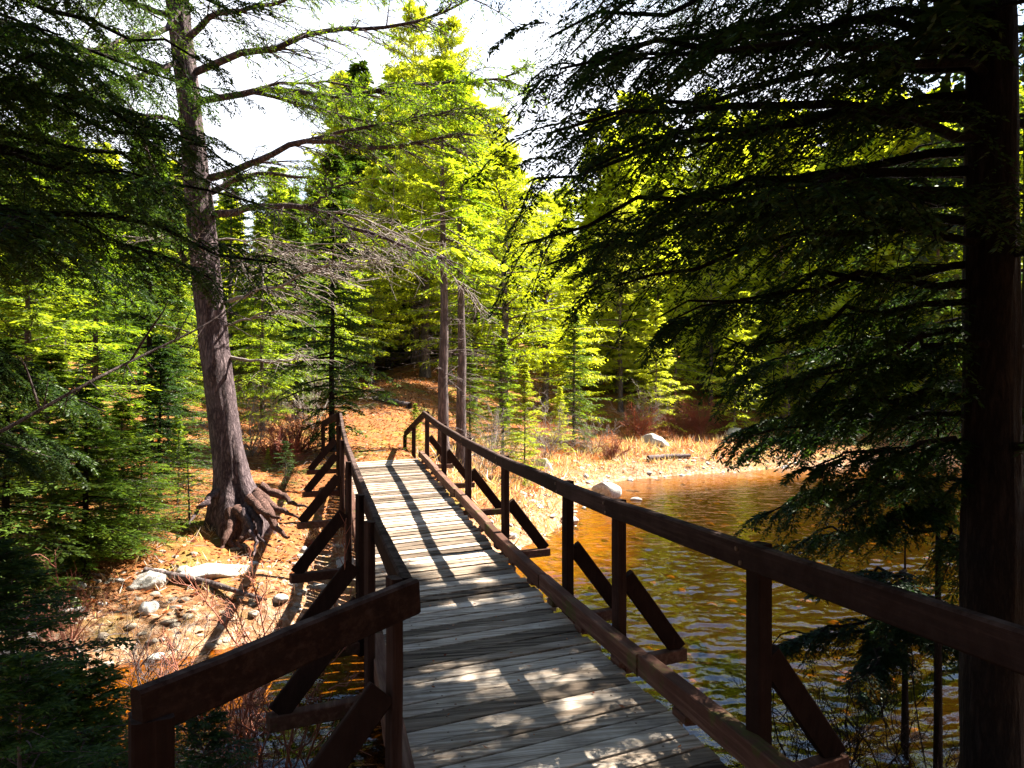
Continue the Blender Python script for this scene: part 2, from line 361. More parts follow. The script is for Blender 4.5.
# ------------------------------------------------------------------ the footbridge
SK = .31                                   # the cross members run askew: forward metres per metre to the right
bridge = empty('footbridge', (0, 0, 0), 'narrow wooden plank footbridge with braced handrails crossing the stream', 'bridge')
def beam(mb, a, b, w_, h_, up=(0, 0, 1), a_=0., seg=1, bev=.006, sdir=None):
    """squared timber from a to b (centre line), w_ wide, h_ deep, softened long edges"""
    a = np.array(a, float); b = np.array(b, float); T = norm(b - a); S = norm(np.cross(T, np.array(up, float))); U = np.cross(S, T)
    if sdir is not None: S = np.array(sdir, float); w_ = w_ * math.sqrt(1 + SK * SK)
    x = w_ / 2; z = h_ / 2; e = bev
    prof = [(-x + e, -z), (x - e, -z), (x, -z + e), (x, z - e), (x - e, z), (-x + e, z), (-x, z - e), (-x, -z + e)]
    V = []; k = seg + 1; jr = RNG(int(abs(a[0] * 977 + a[1] * 131 + a[2] * 37) * 10) % 99991)
    for i in range(k):
        c0 = a + (b - a) * i / seg + (S * jr.normal(0, .0018) + U * jr.normal(0, .0018) if 0 < i < seg else 0)
        V += [c0 + S * p + U * q for p, q in prof]
    V = np.array(V); F = []
    for i in range(seg):
        for j in range(8): F.append([i * 8 + j, i * 8 + (j + 1) % 8, i * 8 + 8 + (j + 1) % 8, i * 8 + 8 + j])
    for base in (0, seg * 8):
        F += [[base, base + 1, base + 2, base + 3], [base, base + 3, base + 4, base + 7], [base + 4, base + 5, base + 6, base + 7]]
    mb.add(V, F, a_)
DL, DR = .37, 1.85                         # deck edges
rg = RNG(3)
mb = MB(); y = -1.2; 
while y < 16.55:                            # y = position of the plank's left end
    wv = rg.choice([.15, .165, .18, .19]); ym = y + wv / 2
    l0 = DL - rg.uniform(0, .03) ; r0 = DR + rg.uniform(-.05, .03)
    if -.02 < 0: pass
    yl = ym + (l0 - DL) * SK; yr = ym + (r0 - DL) * SK
    zl, zr = deck_z(yl) - .02, deck_z(yr) - .02
    j = rg.normal(0, .0022)
    tw = rg.normal(0, .003)
    beam(mb, (l0, yl, zl + j), (r0, yr, zr + j + tw), (wv - rg.uniform(.012, .026)) / 1.047, .04, a_=rg.random(), seg=4, bev=.004, sdir=(0, -1, 0))
    y += wv
mb.build('deck', DECK, bridge, False)
nb_ = MB(); q_ = [(X_ + rg.normal(0, .012), yy) for X_ in (.62, 1.6) for yy in np.arange(-1., 16.4, .105)]
for X_, yy in q_:
    c_ = np.array([X_, yy + (X_ - DL) * SK, deck_z(yy + (X_ - DL) * SK) + .0035]); nb_.add(*tubes(np.array([[c_, c_ + [0, 0, .0015], c_ + [0, 0, .0018]]]), np.array([[.007, .0065, .0004]]), 6))
no = nb_.build('nail_heads', BOLT, bridge, False); no['kind'] = 'stuff'
# stringers
for X in (.62, 1.6):
    mb = MB(); ys = np.linspace(-.5, 16.6, 24)
    for a, b in zip(ys[:-1], ys[1:]): beam(mb, (X, a, deck_z(a) - .17), (X, b, deck_z(b) - .17), .14, .26)
    mb.build('stringer', POSTM, bridge, False)
# kerbs on blocks
def kerb(X, y0, y1, seed):
    rg = RNG(seed); mb = MB(); y = y0
    while y < y1 - .1:
        y2 = min(y + rg.uniform(2.3, 2.6), y1); n = 4; a_ = rg.random(); dx = rg.normal(0, .006)
        q = np.linspace(y + .004, y2 - .004, n)
        for a, b in zip(q[:-1], q[1:]): beam(mb, (X + dx, a, deck_z(a) + .115), (X + dx, b, deck_z(b) + .115), .09, .13, a_=a_)
        for yy in np.arange(y + .3, y2, .8):
            beam(mb, (X, yy, deck_z(yy) + .025), (X, yy + .16, deck_z(yy) + .025), .085, .046, a_=a_)
        y = y2
    return mb.build('kerb', KERBM, bridge, False)
kerb(1.872, 2.0, 16.9, 4); kerb(.305, 2.9, 16.3, 5)
RPY = [.9, 3.37, 5.22, 6.43, 8.9, 11.4, 13.9, 16.4]
LPY = [3.34, 4.92, 6.1, 8.5, 11.1, 13.55, 16.05]
LPX = [.26, .235, .22, .19, .16, .15, .15]
RH = 1.02                                   # rail top above the deck
def railz(Y): return np.interp(Y, [-3, 3.4, 5.2, 6.4, 8.9, 11.4, 13.9, 16.4], [.97, .985, .985, 1.02, 1.09, 1.19, 1.32, 1.50])
def railr(Y): return np.interp(Y, [-3, 3.4, 5.2, 6.4, 8.9, 11.4, 13.9, 16.4], [1.16, 1.065, 1.045, 1.055, 1.10, 1.19, 1.32, 1.50])
def post(X, Y, zb, zt, w_=.07, dp=.09):
    mb = MB(); beam(mb, (X, Y, zb), (X, Y, zt), w_, dp, up=(SK, -1, 0), a_=RNG(int(Y * 100 + X * 10)).random(), seg=3, bev=.008)
    return mb.build('post', POSTM, bridge, False)
def outrigger(X, Y, sg, n=.56):
    z = deck_z(Y) - .10
    d = np.array([1, SK, 0.]); mb = MB()
    a = np.array([X - sg * .30, Y - sg * .30 * SK, z]); b = np.array([X + sg * n, Y + sg * n * SK, z])
    beam(mb, a, b, .09, .09, a_=RNG(int(Y * 77)).random(), seg=2)
    mb.build('crossbeam', KERBM, bridge, False)
    mb = MB(); tp = np.array([X + sg * .05, Y + sg * .05 * SK + .0, z + .62]); q = b - sg * d * .05 + np.array([0, 0, .045])
    beam(mb, tp, q, .125, .05, up=(0, 1, 0), a_=.3, seg=1)
    mb.build('brace', POSTM, bridge, False)
for i, Y in enumerate(RPY):
    post(1.955, Y, deck_z(Y) - .14, railr(Y) - .015, .09 if i < 2 else .07)
    outrigger(1.955, Y, 1)
for i, (X, Y) in enumerate(zip(LPX, LPY)):
    post(X, Y, deck_z(Y) - .16, railz(Y) - .004, .046)
    outrigger(X, Y, -1, .58)
def rail(pts, name='handrail', a_=.4, mat=None):
    mb = MB()
    for i, (a, b) in enumerate(zip(pts[:-1], pts[1:])): beam(mb, a, b, .056, .125, a_=(a_ + i * .23) % 1, seg=3, bev=.010)
    return mb.build(name, mat or RAILM, bridge, False)
rail([(1.882, Y, railr(Y) - .065) for Y in [-.9] + RPY[1:]])
rail([(X + .053, Y, railz(Y) - .07) for X, Y in zip(LPX, LPY)], a_=.2)
for i, Y in enumerate(RPY[1:]):
    for dz in (.03, -.03):
        mb = MB(); c_ = np.array([1.852, Y + dz * .6, railr(Y) - .068 + dz]); mb.add(*tubes(np.array([[c_, c_ - [.008, 0, 0], c_ - [.0085, 0, 0]]]), np.array([[.012, .011, .0005]]), 8)); mb.build('bolt', BOLT, bridge, False)
# left wing towards the camera
wl = np.array(P3(137, 714, 2.28)); wl[2] += 0
c0 = np.array([LPX[0] + .065, LPY[0] - .08, railz(LPY[0]) - .07])
dirw = norm((wl - c0)); 
mb = MB(); beam(mb, c0 - dirw * .02, wl, .056, .145, a_=.6, seg=4, bev=.010); mb.build('wing_rail', RAILM, bridge, False)
post(wl[0] + .03, wl[1] + .04, -.6, wl[2] - .02, .115, .115)
# far wings
fe = np.array([1.75, 22.6, railz(16.4) - .07]); e0 = np.array([1.9, 16.44, railz(16.4) - .07]); fw = np.array(P3(405, 434, 19.5))
mb = MB(); beam(mb, e0, fw, .056, .13, a_=.5, seg=3); mb.build('wing_rail', RAILM, bridge, False)
post(fw[0], fw[1], fw[2] - 1.1, fw[2] - .02)
mid = (e0 + fw) / 2; post(mid[0], mid[1], mid[2] - 1.15, mid[2] - .05)
fl = np.array([-.15, 18.4, railz(16.1) - .30]); e1 = np.array([LPX[-1], LPY[-1], railz(LPY[-1]) - .07])
mb = MB(); beam(mb, e1, fl, .056, .13, a_=.5, seg=3); mb.build('wing_rail', RAILM, bridge, False); post(fl[0], fl[1], fl[2] - 1.1, fl[2] - .02)
# stone cribs the stringers rest on
# ------------------------------------------------------------------ rocks
def rock(name, loc, size, seed, mat, label, group=None, sub=4):
    import bmesh
    bm = bmesh.new(); bmesh.ops.create_icosphere(bm, subdivisions=sub, radius=1.)
    V = np.array([v.co[:] for v in bm.verts]); Fc = np.array([[v.index for v in f.verts] for f in bm.faces]); bm.free()
    rg = RNG(seed)
    for k in range(9):                       # flat facets
        n = norm(rg.normal(0, 1, 3)); dd = rg.uniform(.5, .82); p = V @ n; V = V - n * np.maximum(p - dd, 0)[:, None] * 1.
    V = V * (1 + .14 * fbm(V[:, 0] * 2 + seed, V[:, 1] * 2 + V[:, 2] * 1.7, seed)[:, None] + .1 * fbm(V[:, 0] * 9 + seed, V[:, 1] * 9 + V[:, 2] * 7, seed + 3)[:, None])
    V = V * np.array(size)
    a = rg.uniform(0, 6.28); ca, sa = math.cos(a), math.sin(a); V = V @ np.array([[ca, sa, 0], [-sa, ca, 0], [0, 0, 1]])
    me = np_mesh(name, V, Fc, True, None, mat); o = link(name, me, mat); o.location = loc
    if label: tag(o, label, 'rock', group)
    return o
def at_water(px, py): D = (EYE - WATER) * FPX / (py - 400); return P3(px, py, D)
x, y, z = at_water(604, 497); rock('boulder', (x, y, WATER + .16), (.52, .42, .36), 2, ROCK, 'big pale angular boulder standing in amber water beside the far shore')
x, y, z = at_water(570, 524); rock('boulder', (x, y, WATER + .04), (.34, .22, .14), 5, ROCK, 'low pale rock at the waterline seen just above the right handrail')
x, y, z = at_water(637, 500); rock('stone', (x, y, WATER + .0), (.2, .12, .08), 7, ROCK, 'tiny pale stone just breaking the amber water, right of the boulder', sub=3)
mbs = MB()
def stone_mass(name, pts, smin, smax, seed, mat, label):
    import bmesh
    bm = bmesh.new(); bmesh.ops.create_icosphere(bm, subdivisions=2, radius=1.)
    V0 = np.array([v.co[:] for v in bm.verts]); Fc = np.array([[v.index for v in f.verts] for f in bm.faces]); bm.free()
    rg = RNG(seed); VV = []; FF = []; n = 0
    for (x, y, z) in pts:
        s_ = rg.uniform(smin, smax) ** 1.0 * np.array([rg.uniform(.7, 1.3), rg.uniform(.6, 1.1), rg.uniform(.35, .7)])
        V = V0 * (1 + rg.normal(0, .10, (len(V0), 1))) * s_
        a = rg.uniform(0, 6.28); ca, sa = math.cos(a), math.sin(a); V = V @ np.array([[ca, sa, 0], [-sa, ca, 0], [0, 0, 1]])
        VV.append(V + np.array([x, y, z])); FF.append(Fc + n); n += len(V)
    o = link(name, np_mesh(name, np.concatenate(VV), np.concatenate(FF), True, None, mat), mat)
    o['kind'] = 'stuff'; tag(o, label, 'stones'); return o
def scatter(n, Lr, Dr, seed, cond):
    rg = RNG(seed); L = rg.uniform(*Lr, n); D = rg.uniform(*Dr, n); x, y = LD(L, D); z, s = ground(x, y)
    k = cond(L, D, x, y, z, s, rg); return x[k], y[k], z[k], s[k]
x, y, z, s = scatter(5200, (-9, 14), (6, 42), 21, lambda L, D, x, y, z, s, r: (s > -.5) & (s < 1.6) & (r.random(len(L)) < .5) & (D > 5))
stone_mass('bank_stones', list(zip(x, y, z))[:900], .04, .14, 1, ROCK, 'pale cobbles strewn along the edge of the stream')
x, y, z, s = scatter(2600, (-9, -1), (8, 13), 27, lambda L, D, x, y, z, s, r: (s > -.2) & (s < 2.6) & (r.random(len(L)) < .8 - s * .25))
stone_mass('bank_stones', list(zip(x, y, z - .025))[:520], .015, .085, 5, ROCKL, 'broken pale stones and pebbles covering the left bank below the roots')
x, y, z, s = scatter(1500, (-9, 12), (3.5, 30), 23, lambda L, D, x, y, z, s, r: (s < 0) & (z < WATER - .12) & (r.random(len(L)) < .6))
stone_mass('stream_bed_stones', list(zip(x, y, z - .03))[:600], .05, .14, 2, ROCKB, 'brown rounded stones lying on the bed of the stream')
# distinct rocks on the left bank
for i, (px, py, D, sz, lab) in enumerate([
    (215, 588, 10.2, (.5, .32, .13), 'broad flat pale rock on the left bank below the tree roots'),
    (318, 604, 9.6, (.3, .2, .1), 'flat pale rock in striped light beside the left crossbeams'),
    (150, 610, 9.8, (.35, .25, .18), 'pale rock at the shaded edge of the left bank'),
    (345, 553, 11.5, (.22, .2, .16), 'round grey stone under the left handrail braces'),
    (22, 612, 9.8, (.55, .3, .2), 'pale dappled rock at the left edge of the photo')]):
    x, y, z_ = P3(px, py, D); rock('rock', (x, y, gz(x, y) - .02), sz, 30 + i, ROCK, lab)
for i, (px, py, lab) in enumerate([(655, 440, 'pale rock on the far bank below the red bushes'), (735, 425, 'pale boulder high on the far bank behind the hemlock boughs'), (540, 470, 'grey rock half sunk in dry grass on the far bank')]):
    x, y, z_ = P3(px, py, [33, 36, 25][i]); rock('rock', (x, y, gz(x, y) + .1), (.7, .5, .35), 50 + i, ROCK, lab)

# ------------------------------------------------------------------ ground cover
def cover(name, x, y, z, seed, mat, lmin, lmax, wr, upr, label, cat):
    rg = RNG(seed); n = len(x); az = rg.uniform(0, 6.28, n)
    el = rg.uniform(*upr, n); d = np.stack([np.cos(az) * np.cos(el), np.sin(az) * np.cos(el), np.sin(el)], 1)
    up = norm(np.stack([rg.normal(0, .35, n), rg.normal(0, .35, n), np.ones(n)], 1)) if upr[1] < 1 else norm(rg.normal(0, 1, (n, 3)))
    L = rg.uniform(lmin, lmax, n); P = np.stack([x, y, z + .008], 1)
    V, F = leaf_quads(P, d, up, L, L * wr)
    o = link(name, np_mesh(name, V, F, False, {'tint': np.repeat(rg.random(n), 4)}, mat), mat); o['kind'] = 'stuff'; return tag(o, label, cat)
x, y, z, s = scatter(90000, (-9, 14), (5, 40), 31, lambda L, D, x, y, z, s, r: (s > .2) & (r.random(len(L)) < np.clip(s / 3 + .45, .1, 1)) & ~((np.abs(x - 1.1) < .8) & (y < 16.8)))
cover('leaf_litter', x, y, z, 1, LITTER, .05, .11, .6, (-.1, .5), 'fallen orange and tan leaves covering the forest floor', 'leaf litter')
x, y, z, s = scatter(5200, (-9, 13), (7, 36), 33, lambda L, D, x, y, z, s, r: (s > .05) & ~((np.abs(x - 1.1) < .8) & (y < 16.8)))
rg = RNG(34); n = len(x); az = rg.uniform(0, 6.28, n); el = rg.uniform(-.05, .35, n); d = np.stack([np.cos(az) * np.cos(el), np.sin(az) * np.cos(el), np.sin(el)], 1); P = np.stack([x, y, z + .01], 1); L_ = rg.uniform(.1, .6, n)
q = shoot_pts(P, d, L_, rg.uniform(.0, .5, n), 4); q[:, 1:] += rg.normal(0, .012, (n, 3, 3)); V, F = tubes(q, np.linspace(1, .4, 4)[None] * rg.uniform(.002, .007, n)[:, None], 4)
o = link('fallen_twigs', np_mesh('fallen_twigs', V, F, True, None, TWIG), TWIG); o['kind'] = 'stuff'; tag(o, 'fallen twigs and sticks scattered over the banks', 'twigs')
rg = RNG(36); n = 420; x = rg.uniform(.45, 1.8, n); y = rg.uniform(1.5, 16.4, n) ; k = rg.random(n) < np.interp(y, [2, 8, 16], [.9, .5, .35]); x, y = x[k], y[k]
cover('fallen_needles_and_leaves', x, y, deck_z(y) + .003, 37, LITTER, .012, .045, .4, (-.02, .15), 'small dead leaves lying on the deck boards', 'leaf litter')
def tufty(n, Lr, Dr, seed, cond, per, spread):
    x, y, z, s = scatter(n, Lr, Dr, seed, cond); rg = RNG(seed + 1)
    x = np.repeat(x, per) + rg.normal(0, spread, len(x) * per); y = np.repeat(y, per) + rg.normal(0, spread, len(y) * per); z, s = ground(x, y); return x, y, z
x, y, z = tufty(1500, (0, 14), (15, 42), 45, lambda L, D, x, y, z, s, r: (s > .8) & (s < 7) & (r.random(len(L)) < .6) & (x > 1.9), 22, .22)
cover('rusty_brush', x, y, z - .02, 4, REDBUSH, .1, .4, .06, (.3, 1.4), 'rusty red low brush covering the far bank behind the dry grass', 'brush')
x, y, z = tufty(3300, (-3, 13), (13, 40), 41, lambda L, D, x, y, z, s, r: (s > .05) & (s < 3.6) & (r.random(len(L)) < .8) & (x > 1.9), 16, .09)
cover('dry_grass', x, y, z - .02, 2, GRASS, .12, .45, .06, (.1, 1.45), 'bleached dry grass tufts along the far bank', 'grass')
x, y, z = tufty(700, (-8, -1), (8, 14), 43, lambda L, D, x, y, z, s, r: (s > .1) & (s < 3) & (r.random(len(L)) < .5), 10, .07)
cover('dry_grass', x, y, z - .02, 3, GRASS, .08, .2, .08, (.2, 1.3), 'thin pale grass between the left bank rocks and roots', 'grass')

# ------------------------------------------------------------------ trees: templates
def conifer(seed, H, cb, Rmax, nb, leafL, leafW, mat, shoots=14, per=8, droop=.18, rise=.15, shape=1.0, trunk_r=.14, tuft=False, bark=None, sub=False, power=.8, lean=0., dead=0):
    """returns (trunk mesh, crown mesh) with base at the origin"""
    rg = RNG(seed); u = (np.arange(nb) + rg.uniform(0, 1, nb)) / nb
    z = cb + (H - cb) * u ** .9
    prof = (1 - (z - cb) / (H - cb)) ** power * (.55 + .45 * np.clip((z - cb) / (.18 * (H - cb)), 0, 1))
    az = np.arange(nb) * 2.4 + rg.normal(0, .35, nb)
    Ln = Rmax * np.maximum(prof, .05) * rg.uniform(.45, 1.25, nb) * shape
    el = rise + .55 * ((z - cb) / (H - cb)) ** 1.5 + rg.normal(0, .17, nb)
    d = norm(np.stack([np.cos(az) * np.cos(el), np.sin(az) * np.cos(el), np.sin(el)], 1))
    bend = np.array([lean, lean * .3])
    off = lambda zz: np.stack([bend[0] * (zz / H) ** 1.5 * H, bend[1] * (zz / H) ** 1.5 * H], -1)
    P = np.concatenate([off(z), z[:, None]], 1); dr = np.full(nb, droop) * rg.uniform(.6, 1.4, nb)
    # limbs + trunk
    mbt = MB(); zz = np.linspace(0, H, 14); tp = np.concatenate([off(zz), zz[:, None]], 1)
    tp[:, :2] += np.stack([fbm(zz * .4, zz * 0 + seed, 3), fbm(zz * .4, zz * 0 + seed + 9, 4)], 1) * .18
    rr = trunk_r * (1 - zz / H * .93); rr[0] *= 1.35
    mbt.add(*tubes(tp[None], rr[None], 9))
    mbt.add(*tubes(shoot_pts(P, d, Ln * .95, dr, 5), (.011 + .012 * Ln)[:, None] * np.linspace(1, .25, 5)[None] * (trunk_r / .14) ** .5, 4))
    if dead:                                  # bare dead limbs under the crown
        az = rg.uniform(0, 6.28, dead); el = rg.normal(-.05, .15, dead); zz = rg.uniform(.15 * cb, cb, dead); l_ = rg.uniform(.3, .75, dead) * Rmax
        dd = np.stack([np.cos(az) * np.cos(el), np.sin(az) * np.cos(el), np.sin(el)], 1); Pd = np.concatenate([off(zz), zz[:, None]], 1)
        mbt.add(*tubes(shoot_pts(Pd, dd, l_, np.full(dead, .12), 4), np.linspace(.014, .003, 4)[None].repeat(dead, 0), 3))
        p2, d2, l2, r2, _ = spawn(Pd, dd, l_, np.full(dead, .12), 7, .3, .95, .8, .35, .5, rg, flat=.4)
        mbt.add(*tubes(shoot_pts(p2, d2, l2, r2, 3), np.linspace(.006, .002, 3)[None].repeat(len(p2), 0), 3))
    # foliage
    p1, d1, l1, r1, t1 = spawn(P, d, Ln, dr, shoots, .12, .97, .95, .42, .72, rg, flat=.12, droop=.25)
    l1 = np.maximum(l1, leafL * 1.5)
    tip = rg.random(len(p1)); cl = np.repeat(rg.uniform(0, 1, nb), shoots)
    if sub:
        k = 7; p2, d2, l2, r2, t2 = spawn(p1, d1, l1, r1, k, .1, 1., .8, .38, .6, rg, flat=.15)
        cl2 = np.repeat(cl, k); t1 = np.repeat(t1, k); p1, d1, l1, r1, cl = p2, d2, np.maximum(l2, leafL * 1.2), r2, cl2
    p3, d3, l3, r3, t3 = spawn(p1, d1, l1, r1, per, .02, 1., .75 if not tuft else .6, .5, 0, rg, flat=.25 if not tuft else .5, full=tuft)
    n = len(p3); LL = leafL * rg.uniform(.6, 1.25, n); WW = LL * leafW * rg.uniform(.7, 1.2, n)
    upv = norm(np.array([0, 0, 1.]) + rg.normal(0, .45 if not tuft else 1.2, (n, 3)))
    V, F = leaf_quads(p3, d3, upv, LL, WW)
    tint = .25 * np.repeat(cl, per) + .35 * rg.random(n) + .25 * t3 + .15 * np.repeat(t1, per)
    tm = np_mesh('trunk', np.concatenate(mbt.V), np.concatenate(mbt.F), True, {'tint': np.concatenate(mbt.A)}, bark or BARKM)
    cm = np_mesh('crown', V, F, False, {'tint': np.repeat(tint, 4)}, mat)
    return tm, cm, H
def place(tpl, name, x, y, h, label, cat, group=None, rz=0., sink=.1, tilt=0., wide=1.):
    tm, cm, H = tpl; s_ = h / H
    e = empty(name, (x, y, gz(x, y) - sink), label, cat, group, rz); e.scale = (s_ * wide, s_ * wide, s_); e.rotation_euler[0] = tilt
    link('trunk', tm, None, e); link('crown', cm, None, e); return e

T_PINE = [conifer(100 + i, 14, 2.6, 3.7, 80, .18, .22, PINE, 20, 17, .10, .12, trunk_r=.17, tuft=True, power=.55, dead=16) for i in range(3)]
T_FIR = [conifer(110 + i, 10, .5, 2.8, 120, .135, .33, FIR, 20, 13, .16, .02, trunk_r=.12, power=.8) for i in range(3)]
T_SPRUCE = [conifer(120 + i, 13, 1.2, 2.9, 120, .19, .40, SPRUCE, 18, 10, .22, .0, trunk_r=.15, power=.7, bark=BARKD, dead=10) for i in range(3)]
T_YOUNG = [conifer(130 + i, 3.2, .1, 1.1, 80, .06, .40, FIR, 16, 9, .1, .18, trunk_r=.035, power=.9) for i in range(3)]
T_YDARK = [conifer(138 + i, 3., .1, 1.3, 80, .05, .34, SPRUCE, 18, 10, .15, .1, trunk_r=.03, power=.7) for i in range(2)]
T_YLIGHT = [conifer(135 + i, 5.5, .3, 1.7, 95, .095, .36, PINE, 17, 10, .12, .1, trunk_r=.05, power=.85) for i in range(2)]
T_THIN = [conifer(140 + i, 12, 6., 2.0, 50, .17, .38, FIR, 16, 9, .15, .05, trunk_r=.19, power=.6, dead=30, bark=BARKM) for i in range(2)]

ORD = ['first', 'second', 'third', 'fourth', 'fifth', 'sixth', 'seventh', 'eighth', 'ninth', 'tenth', 'eleventh', 'twelfth', 'thirteenth', 'fourteenth', 'fifteenth', 'sixteenth', 'seventeenth', 'eighteenth', 'nineteenth', 'twentieth'] + ['twenty-' + q for q in ('first', 'second', 'third', 'fourth', 'fifth', 'sixth', 'seventh', 'eighth', 'ninth')] + ['thirtieth'] + ['thirty-' + q for q in ('first', 'second', 'third', 'fourth', 'fifth', 'sixth', 'seventh', 'eighth', 'ninth')]
# (template kind, px, D, top y)
named = [
 # bright pines behind the bridge end, centre
 ('pine', 425, 37, 118, 'tall sunlit yellow-green pine behind the far end of the bridge', 0),
 ('pine', 505, 31, 150, 'broad yellow-green pine right of the twin trunks', 1),
 ('pine', 545, 40, 195, 'pale sunlit pine under the gap of sky in the centre', 2),
 ('pine', 447, 36, 20, 'tallest pine in the centre, its thin top bare against white sky', 1),
 ('pine', 415, 44, 5, 'slim-topped pine against white sky left of the tallest central pine', 0),
 ('pine', 350, 33, 190, 'rounded yellow-green pine left of the trail', 2),
 ('thin', 443, 19.5, 60, 'slender grey-trunked tree by the far right corner of the handrail, left of a pair', 0),
 ('thin', 461, 20.5, 90, 'slender grey-trunked tree by the far right corner of the handrail, right of a pair', 1),
 ('fir', 502, 24, 335, 'bushy bright green fir just right of the twin trunks', 0),
 ('ylight', 524, 21, 360, 'young pale yellow-green fir on the bank beside the right handrail', 0),
 ('fir', 574, 31, 308, 'pointed young fir standing apart on the far bank', 2),
 ('ylight', 560, 29, 385, 'low yellowish fir with drooping boughs at the edge of dry grass', 1),
 ('pine', 620, 41, 200, 'yellow-green pine behind the pointed young fir', 1),
 ('ylight', 655, 36, 300, 'bright yellow-green fir on the far bank above the red bushes', 1),
 ('spruce', 333, 19, 150, 'dark thin spruce standing at the left end of the far handrail', 0),
 ('spruce', 295, 24, 195, 'dark spruce right of the leaning trunk', 2),
 ('fir', 262, 21, 215, 'bright fir just right of the leaning trunk', 1),
 ('spruce', 150, 17, 120, 'dark straight spruce left of the leaning trunk', 1),
 ('fir', 95, 14.5, 190, 'dense green fir left of the leaning trunk', 0),
 ('fir', 28, 12.5, 175, 'dense green fir at the left edge of the photo', 2),
 ('young', 178, 12.8, 410, 'little yellow-green fir growing at the left foot of the leaning tree', 0),
 ('young', 268, 17, 448, 'knee-high yellow-green fir right of the tree roots', 1),
 ('fir', 122, 10.9, 395, 'low dense fir on the left bank in front of the leaning tree', 1),
 ('fir', 50, 10.0, 345, 'wide dark fir spreading over the left bank', 0),
 ('pine', 700, 50, 130, 'tall sunlit pine seen through the hemlock boughs above the far shore', 0),
 ('ylight', 745, 38, 290, 'bright fir above the far shore, behind the hanging hemlock boughs', 2),
 ('pine', 790, 52, 120, 'sunlit pine behind the hemlock on the right', 0),
 ('fir', 850, 38, 280, 'green fir between the hemlock limbs at the right', 0),
 ('pine', 905, 50, 140, 'sunlit pine left of the black trunk on the right', 1),
 ('pine', 1040, 40, 120, 'sunlit pine behind the black trunk at the right edge', 2),
 ('spruce', 5, 8.7, 330, 'dark fir-like spruce at the left edge, low boughs over the bank', 0),
 ('spruce', 85, 9.6, 372, 'dark low spruce left of the pale rocks on the left bank', 1),
 ('spruce', 160, 13.2, 330, 'dark spruce tucked behind the leaning trunk on its left', 2),
 ('young', 415, 19.5, 400, 'small green fir beside the far wing of the right handrail', 2),
 ('fir', 470, 26, 345, 'small bright fir between the twin trunks', 2),
]
KT = {'pine': T_PINE, 'fir': T_FIR, 'spruce': T_SPRUCE, 'young': T_YOUNG, 'ylight': T_YLIGHT, 'thin': T_THIN}
NM = {'pine': 'pine_tree', 'fir': 'fir_tree', 'spruce': 'spruce_tree', 'young': 'young_fir', 'ylight': 'young_fir', 'thin': 'slender_tree'}
def spot(px, D): return LD((px - 512) / FPX * D, D)
WIDE = {22: 1.9, 23: 2.0, 30: 1.8, 31: 1.9, 32: 1.2, 18: 1.3, 19: 1.5, 8: 1.2, 0: 1.6, 1: 1.6, 2: 1.4, 5: 1.4}
taken = []
for i, (k, px, D, ty, lab, v) in enumerate(named):
    x, y = spot(px, D); h = EYE + (400 - ty) / FPX * D - gz(x, y)
    place(KT[k][v % len(KT[k])], NM[k], x, y, max(h, .6), lab, 'tree', 'conifers beyond the stream', rz=i * 2.1, wide=WIDE.get(i, 1.)); taken.append((x, y))
for k, (px, D, h, lab) in enumerate([(-15, 4.3, 2.0, 'tallest fir added as dark cover at the very left edge of the lower corner'), (25, 3.5, 1.3, 'bushy fir added as dark cover, filling the bottom left corner'), (85, 4.1, 1.5, 'fir added as dark cover between the corner firs and the wing rail post'), (5, 5.4, 2.1, 'fir added as dark cover at the left edge standing over the stream edge'), (150, 3.0, .9, 'fir added as dark cover at the foot of the wing rail end post')]):
    x, y = spot(px, D); place(T_YDARK[k % 2], 'young_fir', x, y, h, lab, 'tree', 'shaded firs on the near bank', rz=k * 1.3, wide=1.7)  # dark firs added to cover sunlit water that should lie in shade
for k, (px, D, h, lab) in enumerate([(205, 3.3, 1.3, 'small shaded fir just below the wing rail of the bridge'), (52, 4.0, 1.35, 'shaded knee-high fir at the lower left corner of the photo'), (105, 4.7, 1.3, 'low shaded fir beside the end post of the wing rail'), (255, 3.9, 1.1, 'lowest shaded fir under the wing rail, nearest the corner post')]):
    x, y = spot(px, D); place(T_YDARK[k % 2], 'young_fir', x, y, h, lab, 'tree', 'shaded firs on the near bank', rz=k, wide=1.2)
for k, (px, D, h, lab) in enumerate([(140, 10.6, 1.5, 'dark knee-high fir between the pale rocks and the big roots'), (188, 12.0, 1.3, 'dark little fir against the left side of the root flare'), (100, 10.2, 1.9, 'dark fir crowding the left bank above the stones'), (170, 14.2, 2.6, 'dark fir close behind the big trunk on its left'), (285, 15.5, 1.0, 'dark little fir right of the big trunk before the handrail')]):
    x, y = spot(px, D); place(T_YDARK[k % 2], 'young_fir', x, y, h, lab, 'tree', 'dark firs on the left bank', rz=k * 2., wide=1.4)
